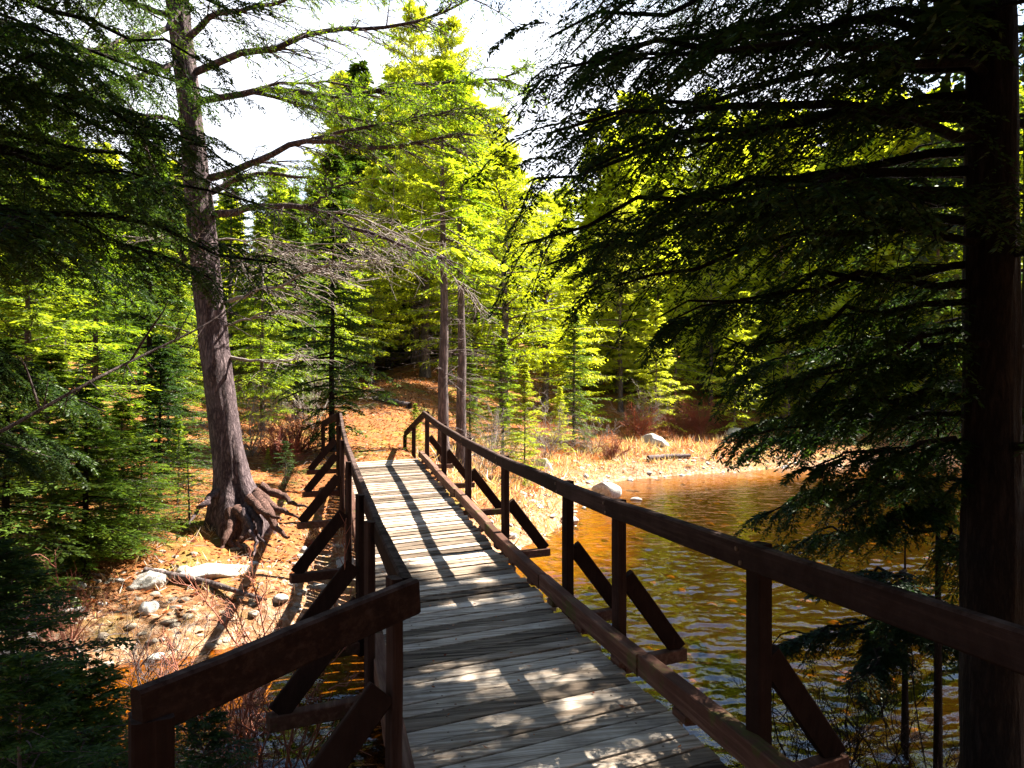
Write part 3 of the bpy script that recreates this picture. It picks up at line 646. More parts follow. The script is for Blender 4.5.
# further trees of the wood, counted from the left within a kind
rg = RNG(77)
def sil(px): return np.interp(px, [-150, 0, 170, 205, 330, 345, 420, 470, 500, 520, 550, 580, 620, 700, 780, 900, 1100], [70, 95, 120, 165, 150, 60, 30, 40, 110, 190, 190, 110, 60, 60, 80, 60, 40])
more = []
tries = 0
while len(more) < 78 and tries < 9000:
    tries += 1
    px = rg.uniform(-130, 1130); D = rg.uniform(14, 46); x, y = spot(px, D)
    z_, s_ = ground(x, y)
    if s_[0] < 3.5 or z_[0] < 0: continue
    if 340 < px < 600 and D < 32: continue
    if 190 < px < 330 and D < 19: continue
    if 470 < px < 720 and s_[0] < 6: continue
    if px > 560 and rg.random() < .4: continue
    if min((x - a) ** 2 + (y - b) ** 2 for a, b in taken) < 1.9 ** 2: continue
    r_ = rg.random(); yel = 340 < px < 620
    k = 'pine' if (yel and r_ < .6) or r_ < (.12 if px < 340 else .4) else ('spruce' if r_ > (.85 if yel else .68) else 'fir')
    ty = sil(px) + rg.uniform(0, 1) ** 1.3 * 150
    h = EYE + (400 - ty) / FPX * D - z_[0]
    if h < 3: continue
    if k == 'fir' and h > 12: k = 'pine' if px > 340 or rg.random() < .3 else 'spruce'
    if h > 17 and D < 22: h = 17
    if px > 520: h = min(h, 4 + s_[0] * .55)
    if h < 2.5: continue
    if h < 9 and px > 520: k = 'ylight' if r_ < .65 else 'fir'
    taken.append((x, y)); more.append((px, k, x, y, h, D))
more.sort(); cnt = {}
for px, k, x, y, h, D in more:
    zone = ('from the left, left of the leaning trunk' if px < 200 else 'from the left between leaning trunk and trail' if px < 385 else 'from the left behind the right handrail' if px < 620 else 'from the left behind the hemlock boughs')
    dep = 'nearer' if D < 27 else 'farther'
    key = (k, zone, dep); cnt[key] = cnt.get(key, 0) + 1
    lab = '%s %s %s, %s row' % (ORD[min(cnt[key] - 1, 38)], {'ylight': 'pale young fir', 'pine': 'yellow-green pine', 'fir': 'green fir', 'spruce': 'dark spruce'}[k], zone, dep)
    place(KT[k][rg.integers(0, len(KT[k]))], NM[k], x, y, h, lab, 'tree', 'conifers beyond the stream', rz=rg.uniform(0, 6.28))
# far wood reading as one mass
far_roots = MB(); VV = []; FF = []; TT = []; n = 0; VT = []; FT = []; nt_ = 0
def mesh_np(me):
    V = np.empty(len(me.vertices) * 3, np.float32); me.vertices.foreach_get('co', V); F = np.empty(len(me.loops), np.int32); me.loops.foreach_get('vertex_index', F)
    A = np.empty(len(me.vertices), np.float32); me.attributes['tint'].data.foreach_get('value', A); return V.reshape(-1, 3), F.reshape(-1, 4), A
T_FAR = [conifer(150 + i, 14, .5, 3.4, 70, .42, .5, FIR, 11, 7, .15, .05, trunk_r=.15, power=.7) for i in range(3)]
fm = [mesh_np(t_[1]) for t_ in T_FAR]; ftm = [mesh_np(t_[0]) for t_ in T_FAR]
for i in range(260):
    px = rg.uniform(-300, 1350); D = rg.uniform(42, 75); x, y = spot(px, D); z_ = gz(x, y); ty = sil(np.clip(px, -150, 1100)) + rg.uniform(20, 150)
    h = EYE + (400 - ty) / FPX * D - z_
    if h < 3: h = 3
    h = min(h, 27); j = i % 3; V, F, A = fm[j]; s_ = h / 14; a = rg.uniform(0, 6.28); ca, sa = math.cos(a), math.sin(a)
    M_ = np.array([[ca, sa, 0], [-sa, ca, 0], [0, 0, 1]]); VV.append(V @ M_ * s_ + np.array([x, y, z_ - .2])); FF.append(F + n); n += len(V); TT.append(np.clip(A + rg.uniform(-.25, .35), 0, 1))
    V, F, A = ftm[j]; VT.append(V @ M_ * s_ + np.array([x, y, z_ - .2])); FT.append(F + nt_); nt_ += len(V)
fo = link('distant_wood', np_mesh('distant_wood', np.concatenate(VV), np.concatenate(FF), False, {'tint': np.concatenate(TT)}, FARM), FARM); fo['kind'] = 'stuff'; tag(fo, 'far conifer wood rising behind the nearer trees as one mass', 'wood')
fo2 = link('distant_trunks', np_mesh('distant_trunks', np.concatenate(VT), np.concatenate(FT), True, None, BARKM), BARKM, fo); fo2['kind'] = 'stuff'

# ------------------------------------------------------------------ the big leaning tree on the left bank
TD = 12.0
bx, by, bz = P3(237, 528, TD); bz = gz(bx, by)
big = empty('leaning_tree', (bx, by, bz), 'big rough-barked conifer leaning left on the bank, its gnarled roots exposed', 'tree')
axis_px = [(239, 545), (236, 500), (231, 470), (221, 400), (213, 330), (205, 260), (198, 190), (190, 110), (183, 50), (176, -10), (166, -120), (156, -260), (150, -420)]
axis = smooth_poly([P3(a, b, TD + (0 if b > 0 else .001 * -b)) for a, b in axis_px], 90)
ay = np.interp(np.linspace(0, 12, 90), np.arange(13), [p[1] for p in axis_px])
wpx = np.interp(-ay, [-545, -520, -500, -485, -470, -440, -400, -300, -200, -100, 0, 420], [74, 66, 56, 48, 42, 38, 36.5, 34, 32, 27, 26, 5])
rad = wpx / FPX * TD / 2 * .81
S = 40; ang = np.arange(S) / S * 2 * np.pi
ring = np.stack([np.cos(ang), np.sin(ang), 0 * ang], 1)
flare = np.interp(-ay, [-545, -500, -470, -440], [.24, .16, .05, 0])
arc = np.array([.3, 1.35, 2.5, 3.5, 4.4, 5.4])
lob = sum(np.exp(-((np.angle(np.exp(1j * (ang - a))) / .28) ** 2)) for a in arc)
Zk = axis[:, 2]
AA, ZZ = np.meshgrid(ang, Zk)
ridge = np.abs(fbm(np.cos(AA) * 4.2 + np.sin(AA) * 3 + 9 + fbm(AA * 2, ZZ, 6) * 1.2, np.sin(AA) * 5 + ZZ * 1.1, 31, 3)) * .55
rr = rad[:, None] * (1 + flare[:, None] * (lob[None] * 1.6 - .4)) * (1 + ridge - .06)
for (ky, ka, ks) in ((372, 4.4, .35), (355, 4.7, .25), (275, 4.6, .3)):  # knots
    zk = P3(0, ky, TD)[2]; rr = rr * (1 + ks * np.exp(-((ZZ - zk) / .1) ** 2 - (np.angle(np.exp(1j * (AA - ka))) / .35) ** 2))
V = axis[:, None] + ring[None] * rr[..., None] - np.array([bx, by, bz]); idx = np.arange(V.shape[0] * S).reshape(-1, S)
A_ = idx[:-1]; B_ = np.roll(A_, -1, 1); C_ = idx[1:]; E_ = np.roll(C_, -1, 1)
link('trunk', np_mesh('trunk', V.reshape(-1, 3), np.stack([A_, B_, E_, C_], -1).reshape(-1, 4), True, None, BARK), None, big)
# roots gripping the bank
def local(pts, o=(bx, by, bz)): return np.asarray(pts, float) - np.array(o)
roots = [[(258, 492, 11.8), (275, 505, 11.5), (292, 512, 11.3), (312, 520, 11.2)], [(255, 500, 11.7), (270, 516, 11.3), (282, 530, 11.1), (296, 536, 11)],
         [(248, 505, 11.7), (258, 522, 11.3), (262, 535, 11.1), (276, 548, 10.9)], [(240, 510, 11.6), (246, 528, 11.3), (240, 540, 11.1), (247, 552, 10.9)],
         [(232, 510, 11.6), (230, 530, 11.3), (222, 545, 11.1), (228, 560, 10.8)], [(222, 490, 11.8), (208, 498, 11.6), (195, 510, 11.4), (178, 532, 11.0)],
         [(262, 488, 12), (284, 495, 11.9), (300, 500, 11.8), (318, 505, 11.7)], [(250, 498, 11.6), (262, 510, 11.3), (276, 513, 11.1), (286, 522, 10.95)],
         [(245, 512, 11.5), (252, 530, 11.2), (256, 545, 11), (250, 560, 10.8)], [(236, 520, 11.5), (228, 534, 11.3), (236, 547, 11.1), (232, 556, 10.9)]]
rg = RNG(8)
for i, r_ in enumerate(roots):
    pts = smooth_poly([P3(*p) for p in r_], 17)[:14]; pts[:, 2] -= np.linspace(0, .07, 14); pts[:, :] += np.stack([fbm(np.arange(14) * .5, np.full(14, i * 3.), k, 2) * .12 for k in range(3)], 1)
    r0 = rg.uniform(.06, .105); rad_ = np.linspace(r0, r0 * .15, 14) * (1 + .5 * fbm(np.arange(14) * .9, np.full(14, i * 7.), 5))
    mb = MB(); mb.add(*tubes(local(pts)[None], rad_[None], 10)); mb.build('root', ROOTM if i % 3 != 2 else BARK, big)
# limbs, traced as sweeps leaving the trunk, each at its own depth
limbs = [  # points (px, py, depth), radius, foliage amount
 ([(186, 40, 12), (215, 16, 11.6), (245, 9, 11.2), (285, -2, 10.8), (330, -25, 10.4)], .055, .6),
 ([(196, 72, 12), (235, 56, 11.7), (275, 48, 11.3), (312, 33, 10.9), (345, 30, 10.6), (400, 24, 10.2), (470, 2, 9.8)], .06, .5),
 ([(200, 101, 12), (250, 92, 11.8), (300, 92, 11.5), (345, 96, 11.1), (400, 88, 10.8), (465, 80, 10.5), (520, 76, 10.3)], .055, 1.5),
 ([(250, 92, 11.8), (300, 104, 11.6), (350, 118, 11.3), (410, 122, 11), (460, 108, 10.8)], .03, 1.),
 ([(245, 93, 11.8), (290, 84, 12.1), (350, 84, 12.3), (420, 98, 12.4)], .03, 1.2),
 ([(300, 142, 11.3), (350, 130, 11.0), (420, 118, 10.7), (480, 112, 10.4)], .03, .7),
 ([(210, 178, 12), (238, 170, 11.8), (262, 162, 11.6), (296, 142, 11.3), (330, 141, 11.1), (390, 146, 10.9), (440, 140, 10.7), (470, 132, 10.6)], .06, .3),
 ([(211, 192, 12), (235, 181, 12.1), (262, 175, 12.2), (300, 177, 12.3), (334, 181, 12.4)], .055, 1.),
 ([(215, 214, 12), (240, 211, 11.7), (275, 206, 11.4), (305, 208, 11.2), (350, 225, 11.), (395, 242, 10.8), (445, 258, 10.6)], .06, .45),
 ([(300, 208, 11.2), (322, 198, 11.1), (330, 190, 11.0), (336, 180, 10.9)], .03, .6),
 ([(170, 70, 12), (130, 58, 11.6), (95, 50, 11.2), (60, 44, 10.8), (10, 30, 10.4)], .05, .8),
 ([(186, 262, 12), (172, 232, 11.8), (165, 198, 11.6), (150, 160, 11.4), (140, 125, 11.2), (128, 98, 11)], .045, .3),
 ([(190, 130, 12), (160, 118, 11.7), (120, 122, 11.4), (70, 128, 11.1), (20, 150, 10.8)], .045, .9),
 ([(180, 20, 12), (140, 5, 11.4), (95, -10, 11), (40, -20, 10.6)], .05, 1.),
 ([(182, 60, 12), (150, 72, 11.3), (110, 84, 10.8), (60, 100, 10.3), (5, 110, 10)], .045, 1.2),
 ([(178, 0, 12), (215, -20, 11.5), (260, -30, 11), (330, -34, 10.5), (400, -28, 10.2)], .05, 1.2),
 ([(180, 10, 12), (160, 30, 11), (120, 40, 10.4), (80, 66, 9.9), (20, 80, 9.5)], .045, 1.2)]
for k in range(34):  # upper crown above the view, added to shade the left bank
    z_ = 8.3 + k * .3 + RNG(k).uniform(-.1, .1); a_ = k * 2.4; ln_ = 3.6 * (1 - k / 46) * RNG(k + 50).uniform(.7, 1.1); t0_ = axis[int(np.argmin(np.abs(axis[:, 2] - z_)))]
    L0, D0 = toLD(t0_[0], t0_[1]); q_ = []
    for f_ in (0, .35, .7, 1.):
        Lq, Dq = L0 + math.cos(a_) * ln_ * f_, D0 + math.sin(a_) * ln_ * f_; zq = z_ + .25 * ln_ * f_ - .35 * ln_ * f_ ** 2; q_.append((512 + FPX * Lq / Dq, 400 - (zq - EYE) / Dq * FPX, Dq))
    limbs.append((q_, .045, 1.3))
dead = [
 ([(224, 303, 12), (245, 296, 11.7), (262, 288, 11.4), (290, 281, 11.2), (318, 268, 11), (334, 262, 10.9)], .035),
 ([(226, 326, 12), (250, 317, 11.7), (275, 312, 11.5), (305, 313, 11.3)], .02),
 ([(229, 357, 12), (246, 361, 11.9), (263, 362, 11.8), (285, 361, 11.7), (303, 355, 11.6)], .026),
 ([(214, 256, 12), (245, 258, 11.8), (290, 252, 11.6), (340, 250, 11.4)], .018), ([(213, 268, 12), (260, 264, 11.7), (310, 262, 11.4), (380, 258, 11.2)], .015),
 ([(206, 252, 11.8), (188, 242, 11.5), (160, 238, 11.2), (140, 225, 11)], .018), ([(214, 240, 12), (250, 240, 12.2), (300, 244, 12.4), (400, 250, 12.6)], .018),
 ([(300, 208, 11.2), (350, 216, 11.2), (400, 236, 11.2), (440, 262, 11.2), (480, 300, 11.1)], .02)]
mbl = MB(); mbn = []; tn = []
def limb_geo(lst, foliage_mat_list, rg, twig=True):
    for item in lst:
        pts = smooth_poly([P3(*p) for p in item[0]], 16); pts += np.stack([fbm(np.arange(16) * .6, np.full(16, rg.uniform(0, 99)), k, 2) * .14 * np.clip(np.arange(16) / 3, 0, 1) for k in range(3)], 1)
        pts = local(pts); r0 = item[1]; mbl.add(*tubes(pts[None], np.linspace(r0, r0 * .22, 16)[None], 7))
        seg = pts[1:] - pts[:-1]; sl = np.linalg.norm(seg, axis=1); tot = sl.sum()
        n = int(tot * (10 if len(item) > 2 else 6)); t = rg.uniform(.18, 1, n); ix = np.minimum((t * 15).astype(int), 14); P = pts[ix] + seg[ix] * (t * 15 - ix)[:, None]
        tan = norm(seg[ix]); side = norm(np.cross(tan, ZH)) * rg.choice([-1, 1], n)[:, None]; an = rg.uniform(.4, 1., n)[:, None]
        d = norm(tan * np.cos(an) + side * np.sin(an) + ZH * rg.normal(-.12, .18, n)[:, None]); L = rg.uniform(.35, 1.15, n) * (1.1 - .5 * t); dr = rg.uniform(.0, .25, n)
        mbl.add(*tubes(shoot_pts(P, d, L, dr, 5), np.linspace(.011, .003, 5)[None].repeat(n, 0), 4))
        p2, d2, l2, r2, t2 = spawn(P, d, L, dr, 7, .2, 1., .75, .42, .5, rg, flat=.25, droop=.2)
        mbl.add(*tubes(shoot_pts(p2, d2, l2, r2, 3), np.linspace(.0055, .0022, 3)[None].repeat(len(p2), 0), 3))
        am = item[2] if len(item) > 2 else 0
        if am > 0:
            k = rg.random(len(p2)) < min(1., am); p3, d3, l3, r3 = p2[k], d2[k], l2[k], r2[k]
            per = int(12 * max(am, .8)); q, qd, ql, _, qt = spawn(p3, d3, l3, r3, per, .25, 1., .8, .5, 0, rg, full=True)
            LL = rg.uniform(.05, .10, len(q)); V, F = leaf_quads(q, qd, norm(rg.normal(0, 1, (len(q), 3))), LL, LL * .16); mbn.append(V); tn.append(np.repeat(rg.random(len(q)), 4))
rg = RNG(9); limb_geo(limbs, None, rg)
mbl.build('limbs', BARK, big)
mbl = MB(); limb_geo([(a, b) for a, b in dead], None, rg)
# bird's nest like tangle of dead twigs
for cx, cy, cd, nn in ((200, 262, 11.65, 50), (290, 265, 11.5, 60), (350, 262, 11.3, 60), (400, 235, 11, 60)):
    c0 = local(P3(cx, cy, cd)); P = c0 + rg.normal(0, 1, (nn, 3)) * np.array([.35 if cx > 210 else .12, .3, .14]); d = norm(rg.normal(0, 1, (nn, 3)) * np.array([1, 1, .5])); L = rg.uniform(.25, .8, nn) * (1 if cx > 210 else .5)
    mbl.add(*tubes(shoot_pts(P, d, L, rg.uniform(-.4, .4, nn), 5), np.linspace(.006, .002, 5)[None].repeat(nn, 0), 3))
mbl.build('dead_limbs', TWIG, big)
V = np.concatenate(mbn); link('crown', np_mesh('crown', V, np.arange(len(V)).reshape(-1, 4), False, {'tint': np.concatenate(tn) * .6}, FIR), None, big)

# ------------------------------------------------------------------ hemlocks in the foreground
def hemlock(seed, H, trunk_r, specs, leafL=.036, needles=11, nsec=31, wid=.34):
    """specs: list of (z, azimuth, length, rise, droop). Returns meshes with base at origin"""
    rg = RNG(seed); A = np.array(specs, float); z, az, Ln, rise, dr = A.T
    d = np.stack([np.cos(az) * np.cos(rise), np.sin(az) * np.cos(rise), np.sin(rise)], 1); P = np.stack([0 * z, 0 * z, z], 1)
    mbt = MB(); zz = np.linspace(-.6, H, 60); r_ = trunk_r * np.interp(zz, [-.6, 0, .5, H], [1.7, 1.3, 1.08, .1])
    S = 28; a = np.arange(S) / S * 2 * np.pi; AA, ZZ = np.meshgrid(a, zz)
    rr = r_[:, None] * (1 + np.abs(fbm(np.cos(AA) * 5 + 7, np.sin(AA) * 5 + ZZ * 1.6, seed, 3)) * .5)
    V = np.stack([np.cos(AA) * rr, np.sin(AA) * rr, ZZ], -1).reshape(-1, 3); idx = np.arange(len(V)).reshape(-1, S)
    mbt.add(V, np.stack([idx[:-1], np.roll(idx[:-1], -1, 1), np.roll(idx[1:], -1, 1), idx[1:]], -1).reshape(-1, 4))
    K = 9; bp_ = shoot_pts(P, d, Ln, dr, K); bp_[:, 1:] += rg.normal(0, .035, (len(P), K - 1, 3))
    mbt.add(*tubes(bp_, (.010 + .0085 * Ln)[:, None] * np.linspace(1, .2, K)[None], 6))
    p1, d1, l1, r1, t1 = spawn(P, d, Ln, dr, nsec, .10, .99, .85, .33, .55, rg, flat=.25, droop=.5)
    keep = rg.random(len(p1)) < .7; p1, d1, l1, r1, t1 = [q[keep] for q in (p1, d1, l1, r1, t1)]
    mbt.add(*tubes(shoot_pts(p1, d1, l1, r1, 4), np.linspace(.0055, .0016, 4)[None].repeat(len(p1), 0), 3))
    p2, d2, l2, r2, t2 = spawn(p1, d1, l1, r1, 16, .08, 1., .85, .26, .55, rg, flat=.15, droop=.3)
    l2 = np.maximum(l2, .045)
    p3, d3, l3, r3, t3 = spawn(p2, d2, l2, r2, needles, .0, 1., .85, .2, 0, rg, flat=.18)
    n = len(p3); LL = leafL * rg.uniform(.6, 1.2, n); V, F = leaf_quads(p3, d3, norm(ZH + rg.normal(0, .5, (n, 3))), LL, LL * wid)
    tint = np.clip(.5 * rg.random(n) + .3 * np.repeat(t2, needles), 0, 1)
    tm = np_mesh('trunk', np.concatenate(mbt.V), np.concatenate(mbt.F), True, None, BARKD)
    cm = np_mesh('crown', V, F, False, {'tint': np.repeat(tint, 4)}, HEM)
    return tm, cm
def hemlock_at(x, y, seed, H, r, specs, label, **kw):
    e = empty('hemlock_tree', (x, y, gz(x, y)), label, 'tree'); tm, cm = hemlock(seed, H, r, specs, **kw)
    link('trunk', tm, None, e); link('crown', cm, None, e); return e
hx, hy, _ = P3(991, 500, 4.0); hz = gz(hx, hy)
rg = RNG(12); specs = []
toward = math.atan2(-(-math.sin(TH)), -math.cos(TH))        # azimuth pointing to image-left
base_left = math.atan2(ST, -CT)
for k, (py, ln, ri, dr, da) in enumerate([(52, 2.6, .10, .10, .05), (25, 2.8, .2, .22, -.35), (108, 2.3, .16, .20, .35), (120, 2.7, .05, .16, -.1), (190, 2.55, .02, .12, .12), (238, 2.4, .22, .16, -.25),
        (262, 2.2, .0, .16, .3), (300, 2.0, -.05, .12, 0.), (345, 1.7, .0, .18, -.2), (395, 1.6, .05, .2, .2), (150, 2.9, .10, .2, .6), (80, 2.6, .1, .24, -.55), (10, 2.6, .1, .18, .2), (210, 2.2, .1, .2, -.6), (440, 1.1, 0, .14, -.1), (35, 3.0, .05, .2, -.15), (95, 3.1, .0, .14, .15), (135, 3.1, .12, .2, -.3), (170, 3.0, .02, .18, .0), (200, 2.9, .08, .16, .3), (225, 2.6, .0, .15, -.1), (280, 2.3, .05, .18, .15), (65, 3., .15, .18, .4), (0, 3., .15, .2, 0.), (-30, 2.9, .05, .2, .2), (365, 1.2, .05, .22, .2), (480, .9, .05, .15, .25), (330, 1.9, .05, .2, .7), (420, 1.6, .05, .2, .8)]):
    specs.append((EYE - (py - 400) / FPX * 4.0 - hz, base_left - da, ln * np.interp(py, [-30, 100, 200, 300, 400, 480], [.76, .75, .80, .68, .76, .95]), ri, dr))
for k in range(44):
    z_ = rg.uniform(4.6, 15); specs.append((z_, k * 2.4 + rg.normal(0, .2), 3.9 * (1 - (z_ - 4) / 12.5) ** .45 * rg.uniform(.7, 1.1), .12, .18))
for k in range(18):  # high boughs out of view, added to shade the lower left water
    z_ = rg.uniform(7., 9.2); specs.append((z_, math.pi / 2 + .08 + rg.uniform(-.35, .4), rg.uniform(4.6, 6.), .10, .10))
for k in range(10):  # boughs added towards the far side, also for shade on that water
    z_ = rg.uniform(4.9, 9.5); specs.append((z_, math.pi / 2 + rg.uniform(-.75, .6), rg.uniform(3.4, 4.6), .12, .12))
for k in range(9):
    z_ = rg.uniform(1.6, 4.2); specs.append((z_, base_left + math.pi + rg.uniform(-1.3, 1.3), rg.uniform(1.6, 2.4), .08, .18))
hemlock_at(hx, hy, 1, 16, .128, specs, 'black-trunked hemlock at the right edge whose drooping boughs fill the upper right')
# left hemlock, trunk off the left edge, boughs reaching in
lx, ly, _ = P3(-150, 400, 5.4); lz = gz(lx, ly); rg = RNG(14); specs = []
right_az = math.atan2(-ST, CT)
for k in range(30):
    z_ = rg.uniform(3.3, 7.5); specs.append((z_, right_az + rg.uniform(-.9, 1.1), rg.uniform(1.6, 2.6), rg.uniform(0, .25), .2))
for k in range(14): z_ = rg.uniform(3.5, 4.8); specs.append((z_, right_az + rg.uniform(-.5, .9), rg.uniform(1.9, 2.9), .08, .22))
for k in range(6): z_ = rg.uniform(2.1, 3.1); specs.append((z_, right_az + rg.uniform(-.3, 1.3), rg.uniform(1., 1.7), .05, .3))
hemlock_at(lx, ly, 2, 11, .14, specs, 'shaded hemlock at the left edge with dark boughs hanging into the upper left corner', nsec=40)
# low dark sapling boughs at right, behind the handrail
rg = RNG(16)
for k, (px, D, H, lab) in enumerate([(938, 5.6, 3.6, 'thin dark hemlock sapling with a straight bare stem left of the black trunk'), (905, 6.4, 2.4, 'lower hemlock sapling leaning over the water behind the right handrail')]):
    x, y = spot(px, D); b = gz(x, y); sp = [(rg.uniform(.62 * H, H - .1), rg.uniform(0, 6.28) if i % 3 else base_left + rg.normal(0, .5), rg.uniform(.5, 1.25), .02, .22) for i in range(13)]
    hemlock_at(x, y, 20 + k, H, .03, sp, lab)
x, y = spot(820, 7.6)
sp = [(1.6 + .5 * math.sin(i), base_left + rg.uniform(-1.5, 1.5), rg.uniform(.6, 1.5), -.05, .2) for i in range(12)]
# hemlocks added on the near bank right of the camera, for their shade
for k, (x, y, lab) in enumerate([(5.4, 1.2, 'tall hemlock added on the near bank right of the photographer, its shade on the deck'), (8.6, 2.4, 'tall hemlock added for shade on the near bank behind two others, farthest right'), (9.0, 8.6, 'tall hemlock added on the point of the near bank right of the photo, shading midstream'), (6.9, 5.7, 'tall hemlock added on the near bank beyond the black-trunked one, shading the water')]):
    rg = RNG(60 + k); sp = []; TH_ = (20, 24, 20, 27)[k]
    for i in range(TH_ * 3 + (20 if k == 3 else 0)):
        z_ = rg.uniform((3.2, 5.2, 3.2, 8.)[k], TH_ - 1); sp.append((z_, i * 2.4, (3.1, 3.1, 3.5, 4.2)[k] * (1 - (z_ - 3) / (TH_ - 3)) ** .4 * rg.uniform(.7, 1.1), .12, .18))
    hemlock_at(x, y, 70 + k, TH_, .18, sp, lab, leafL=.13, needles=5, nsec=26, wid=.45)

T_SHADE = [conifer(160 + i, 17, 2.6, 3.9, 95, .34, .5, SPRUCE, 16, 9, .2, .05, trunk_r=.2, power=.5, bark=BARKD) for i in range(2)]  # spruces added around the camera to block sky light from the near side
for k, (x, y, h, lab) in enumerate([(-3.6, -1.6, 16, 'tall dark spruce on the near bank behind the photographer, added unseen left of the trail'), (2.4, -3.0, 17, 'tall dark spruce on the near bank behind the photographer, added unseen right of the trail'),
        (-.8, -5.6, 18, 'unseen dark spruce added directly behind the photographer'), (5.4, -2.6, 16, 'dark spruce added for shade on the near bank behind the hemlocks'), (-7.4, 1.2, 15, 'dark spruce added for shade on the near bank left of the photo'), (-9.5, 5.4, 14, 'dark spruce added for shade, leaning over the stream left of the photo'), (4.3, -.4, 17, 'tall dark spruce added for shade on the near bank just right of the photographer')]):
    place(T_SHADE[k % 2], 'spruce_tree', x, y, h, lab, 'tree', 'shade spruces added on the near bank', rz=k * 1.7)

# ------------------------------------------------------------------ bare shrubs, saplings, logs
def shrub(name, x, y, n, h, seed, mat, label, cat='shrub', group=None, r0=.009, spread=.35, sub=9, z=None):
    rg = RNG(seed); b = gz(x, y) if z is None else z; e0 = (x, y, b); az = rg.uniform(0, 6.28, n); el = rg.uniform(1.0, 1.5, n) if spread < .5 else rg.uniform(.5, 1.45, n)
    d = np.stack([np.cos(az) * np.cos(el), np.sin(az) * np.cos(el), np.sin(el)], 1); P = np.stack([rg.normal(0, .08, n), rg.normal(0, .08, n), np.full(n, -.05)], 1); L = h * rg.uniform(.5, 1.1, n); dr = rg.uniform(-.05, .15, n)
    mb = MB(); q = shoot_pts(P, d, L, dr, 7); q[:, 1:] += rg.normal(0, .02 * h, (n, 6, 3)); mb.add(*tubes(q, r0 * np.linspace(1, .3, 7)[None].repeat(n, 0), 5))
    p1, d1, l1, r1, t1 = spawn(P, d, L, dr, sub, .2, .95, .6, .42, .5, rg, full=True, droop=-.05); q = shoot_pts(p1, d1, l1, r1, 5); q[:, 1:] += rg.normal(0, .014 * h, (len(p1), 4, 3)); mb.add(*tubes(q, r0 * .5 * np.linspace(1, .35, 5)[None].repeat(len(p1), 0), 4))
    p2, d2, l2, r2, t2 = spawn(p1, d1, l1, r1, 5, .3, .95, .6, .45, .4, rg, full=True, droop=-.05); mb.add(*tubes(shoot_pts(p2, d2, l2, r2, 3), r0 * .28 * np.linspace(1, .5, 3)[None].repeat(len(p2), 0), 3))
    V = np.concatenate(mb.V); o = link(name, np_mesh(name, V, np.concatenate(mb.F), True, {'tint': np.concatenate(mb.A)}, mat), mat); o.location = e0; return tag(o, label, cat, group)
for k, (px, D, n, h, lab) in enumerate([(290, 5.4, 9, 1.75, 'bare red-brown shrub rising between the wing rail and the left crossbeams'), (240, 6.6, 7, 1.0, 'low tangle of bare reddish stems left of the wing rail'), (205, 7.4, 6, .8, 'small bare shrub with curved stems on the shaded left bank'), (262, 8.6, 5, 1.1, 'thin bare sapling in front of the tree roots')]):
    x, y = spot(px, D); shrub('bare_shrub', x, y, n, h, 90 + k, TWIGR, lab, z=max(gz(x, y), WATER - .15), spread=.6, r0=.013)
for k, (px, D, h, lab) in enumerate([(20, 5.8, 1.3, 'dark leafless tangle at the left edge below the firs'), (95, 6.3, 1.2, 'dark leafless shrub left of the wing rail post'), (150, 7.6, 1.0, 'bare brown shrub on the stones left of the wing rail'), (60, 8.2, 1.1, 'bare brown shrub under the dark low boughs on the left bank')]):
    x, y = spot(px, D); shrub('bare_shrub', x, y, 9, h, 140 + k, (BARKM, TWIGR)[k % 2], lab, z=max(gz(x, y), WATER - .15), spread=.6, r0=.009)
for k, (px, D, h, lab) in enumerate([(918, 5.1, 1.5, 'thin bare shrub in front of the blue water left of the black trunk'), (850, 5.4, 1.2, 'bare twiggy shrub below the right handrail above blue water'), (790, 5.8, 1.0, 'sparse bare twigs beside the nearest right brace')]):
    x, y = spot(px, D); shrub('bare_shrub', x, y, 8, h, 95 + k, BARKD, lab, z=WATER - .1, r0=.008, spread=.6)
for k, (px, D, h, lab) in enumerate([(672, 36, 1.8, 'red bare bush on the far bank above the pale grass'), (700, 36.5, 1.9, 'red bare bush right of its twin on the far bank'), (640, 34.5, 1.4, 'small reddish bush left on the far bank'), (727, 37, 1.8, 'red bush on the far bank by the hemlock boughs'), (612, 30, .9, 'low rusty bush behind the pale boulder'), (300, 19, 1.2, 'rusty bare bush right of the leaning tree'), (282, 17.5, 1., 'low purple-brown bush beside the rusty bush')]):
    x, y = spot(px, D); o = shrub('red_bush', x, y, 26, h, 98 + k, REDBUSH, lab, spread=.6, r0=.014)
# grey dead brush along the edge of the wood
for k, (px, D, h, lab) in enumerate([(592, 30.5, 1.7, 'grey dead brush arching over the far bank'), (548, 27, 2.2, 'grey dead brush right of the young firs'), (490, 22, 1.8, 'dead brush under the bushy bright fir'), (640, 35, 2.4, 'grey dead brush below the mid green fir'), (315, 22, 2.2, 'dead grey brush left of the far handrail'), (250, 18, 1.8, 'dead brush right of the leaning trunk')]):
    x, y = spot(px, D); shrub('dead_brush', x, y, 14, h, 120 + k, TWIG, lab, spread=.8, r0=.012)
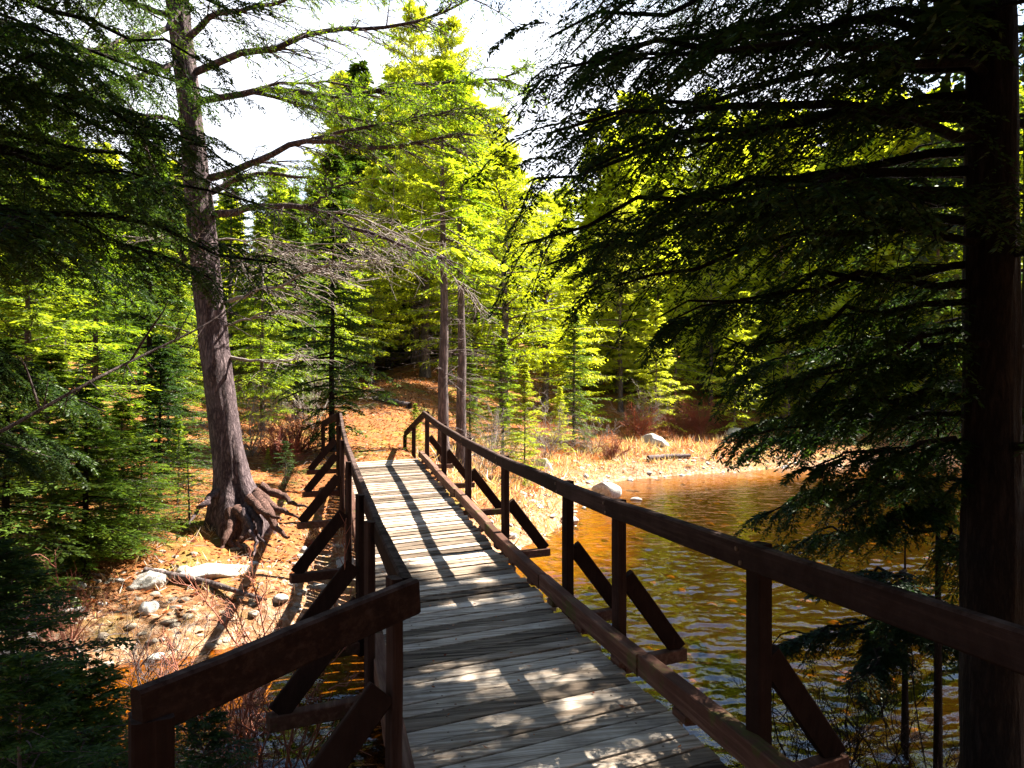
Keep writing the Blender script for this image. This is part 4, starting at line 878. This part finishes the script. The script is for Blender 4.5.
# the long bare bough crossing the left side
mb = MB(); pts = smooth_poly([P3(-140, 505, 5.4), P3(0, 432, 5.8), P3(90, 382, 6.2), P3(150, 352, 6.6), P3(205, 325, 6.9), P3(240, 300, 7.1), P3(275, 270, 7.3)], 22)
mb.add(*tubes(pts[None], np.linspace(.017, .004, 22)[None], 7)); rg = RNG(5); seg = pts[1:] - pts[:-1]
for (a, b, c_, d_) in (((130, 362, 6.5), (150, 330, 6.4), (163, 312, 6.3), (168, 300, 6.3)), ((40, 410, 6), (30, 380, 6), (22, 360, 5.9), (10, 352, 5.9))):
    q = smooth_poly([P3(*a), P3(*b), P3(*c_), P3(*d_)], 8); mb.add(*tubes(q[None], np.linspace(.012, .003, 8)[None], 5))
P = pts[rg.integers(3, 20, 24)]; d = norm(rg.normal(0, 1, (24, 3)) + np.array([.8, .1, .2])); mb.add(*tubes(shoot_pts(P, d, rg.uniform(.15, .5, 24), np.full(24, .1), 4), np.linspace(.006, .002, 4)[None].repeat(24, 0), 4))
tag(mb.build('bare_bough', BARKM, None), 'long bare bough sloping up from the left edge across the green firs', 'branch')
mb = MB(); pts = smooth_poly([P3(-20, 30, 6.2), P3(60, 70, 6.6), P3(110, 110, 7), P3(160, 150, 7.4), P3(215, 185, 7.8), P3(260, 206, 8.1), P3(300, 214, 8.3)], 20)
mb.add(*tubes(pts[None], np.linspace(.022, .004, 20)[None], 6)); P = pts[rg.integers(5, 19, 26)]; d = norm(rg.normal(0, 1, (26, 3)) + np.array([.6, .1, -.5])); mb.add(*tubes(shoot_pts(P, d, rg.uniform(.15, .6, 26), np.full(26, .1), 4), np.linspace(.005, .002, 4)[None].repeat(26, 0), 4))
tag(mb.build('bare_bough', BARKD, None), 'thin dark bough crossing in front of the leaning trunk from the upper left', 'branch')
# fallen logs
for k, (a, b, r_, lab) in enumerate([((145, 600, 9.9), (262, 606, 9.5), .05, 'thin dark log lying on the pale left bank'), ((648, 462, 30), (690, 455, 31), .11, 'dark driftwood log at the far waterline'), ((410, 418, 27), (372, 408, 28), .12, 'mossy log beside the leafy trail')]):
    A = np.array(P3(*a)); B = np.array(P3(*b)); A[2] = gz(A[0], A[1]) + r_; B[2] = gz(B[0], B[1]) + r_; pts = smooth_poly([A, (A + B) / 2 + np.array([.02, .05, .02]), B], 12)
    mb = MB(); mb.add(*tubes(pts[None], (r_ * np.linspace(1, .6, 12) * (1 + .3 * RNG(k).normal(0, .3, 12)))[None], 8)); tag(mb.build('fallen_log', BARKM, None), lab, 'log')
print('verts', sum(len(m.vertices) for m in bpy.data.meshes), 'objects', len(bpy.data.objects))
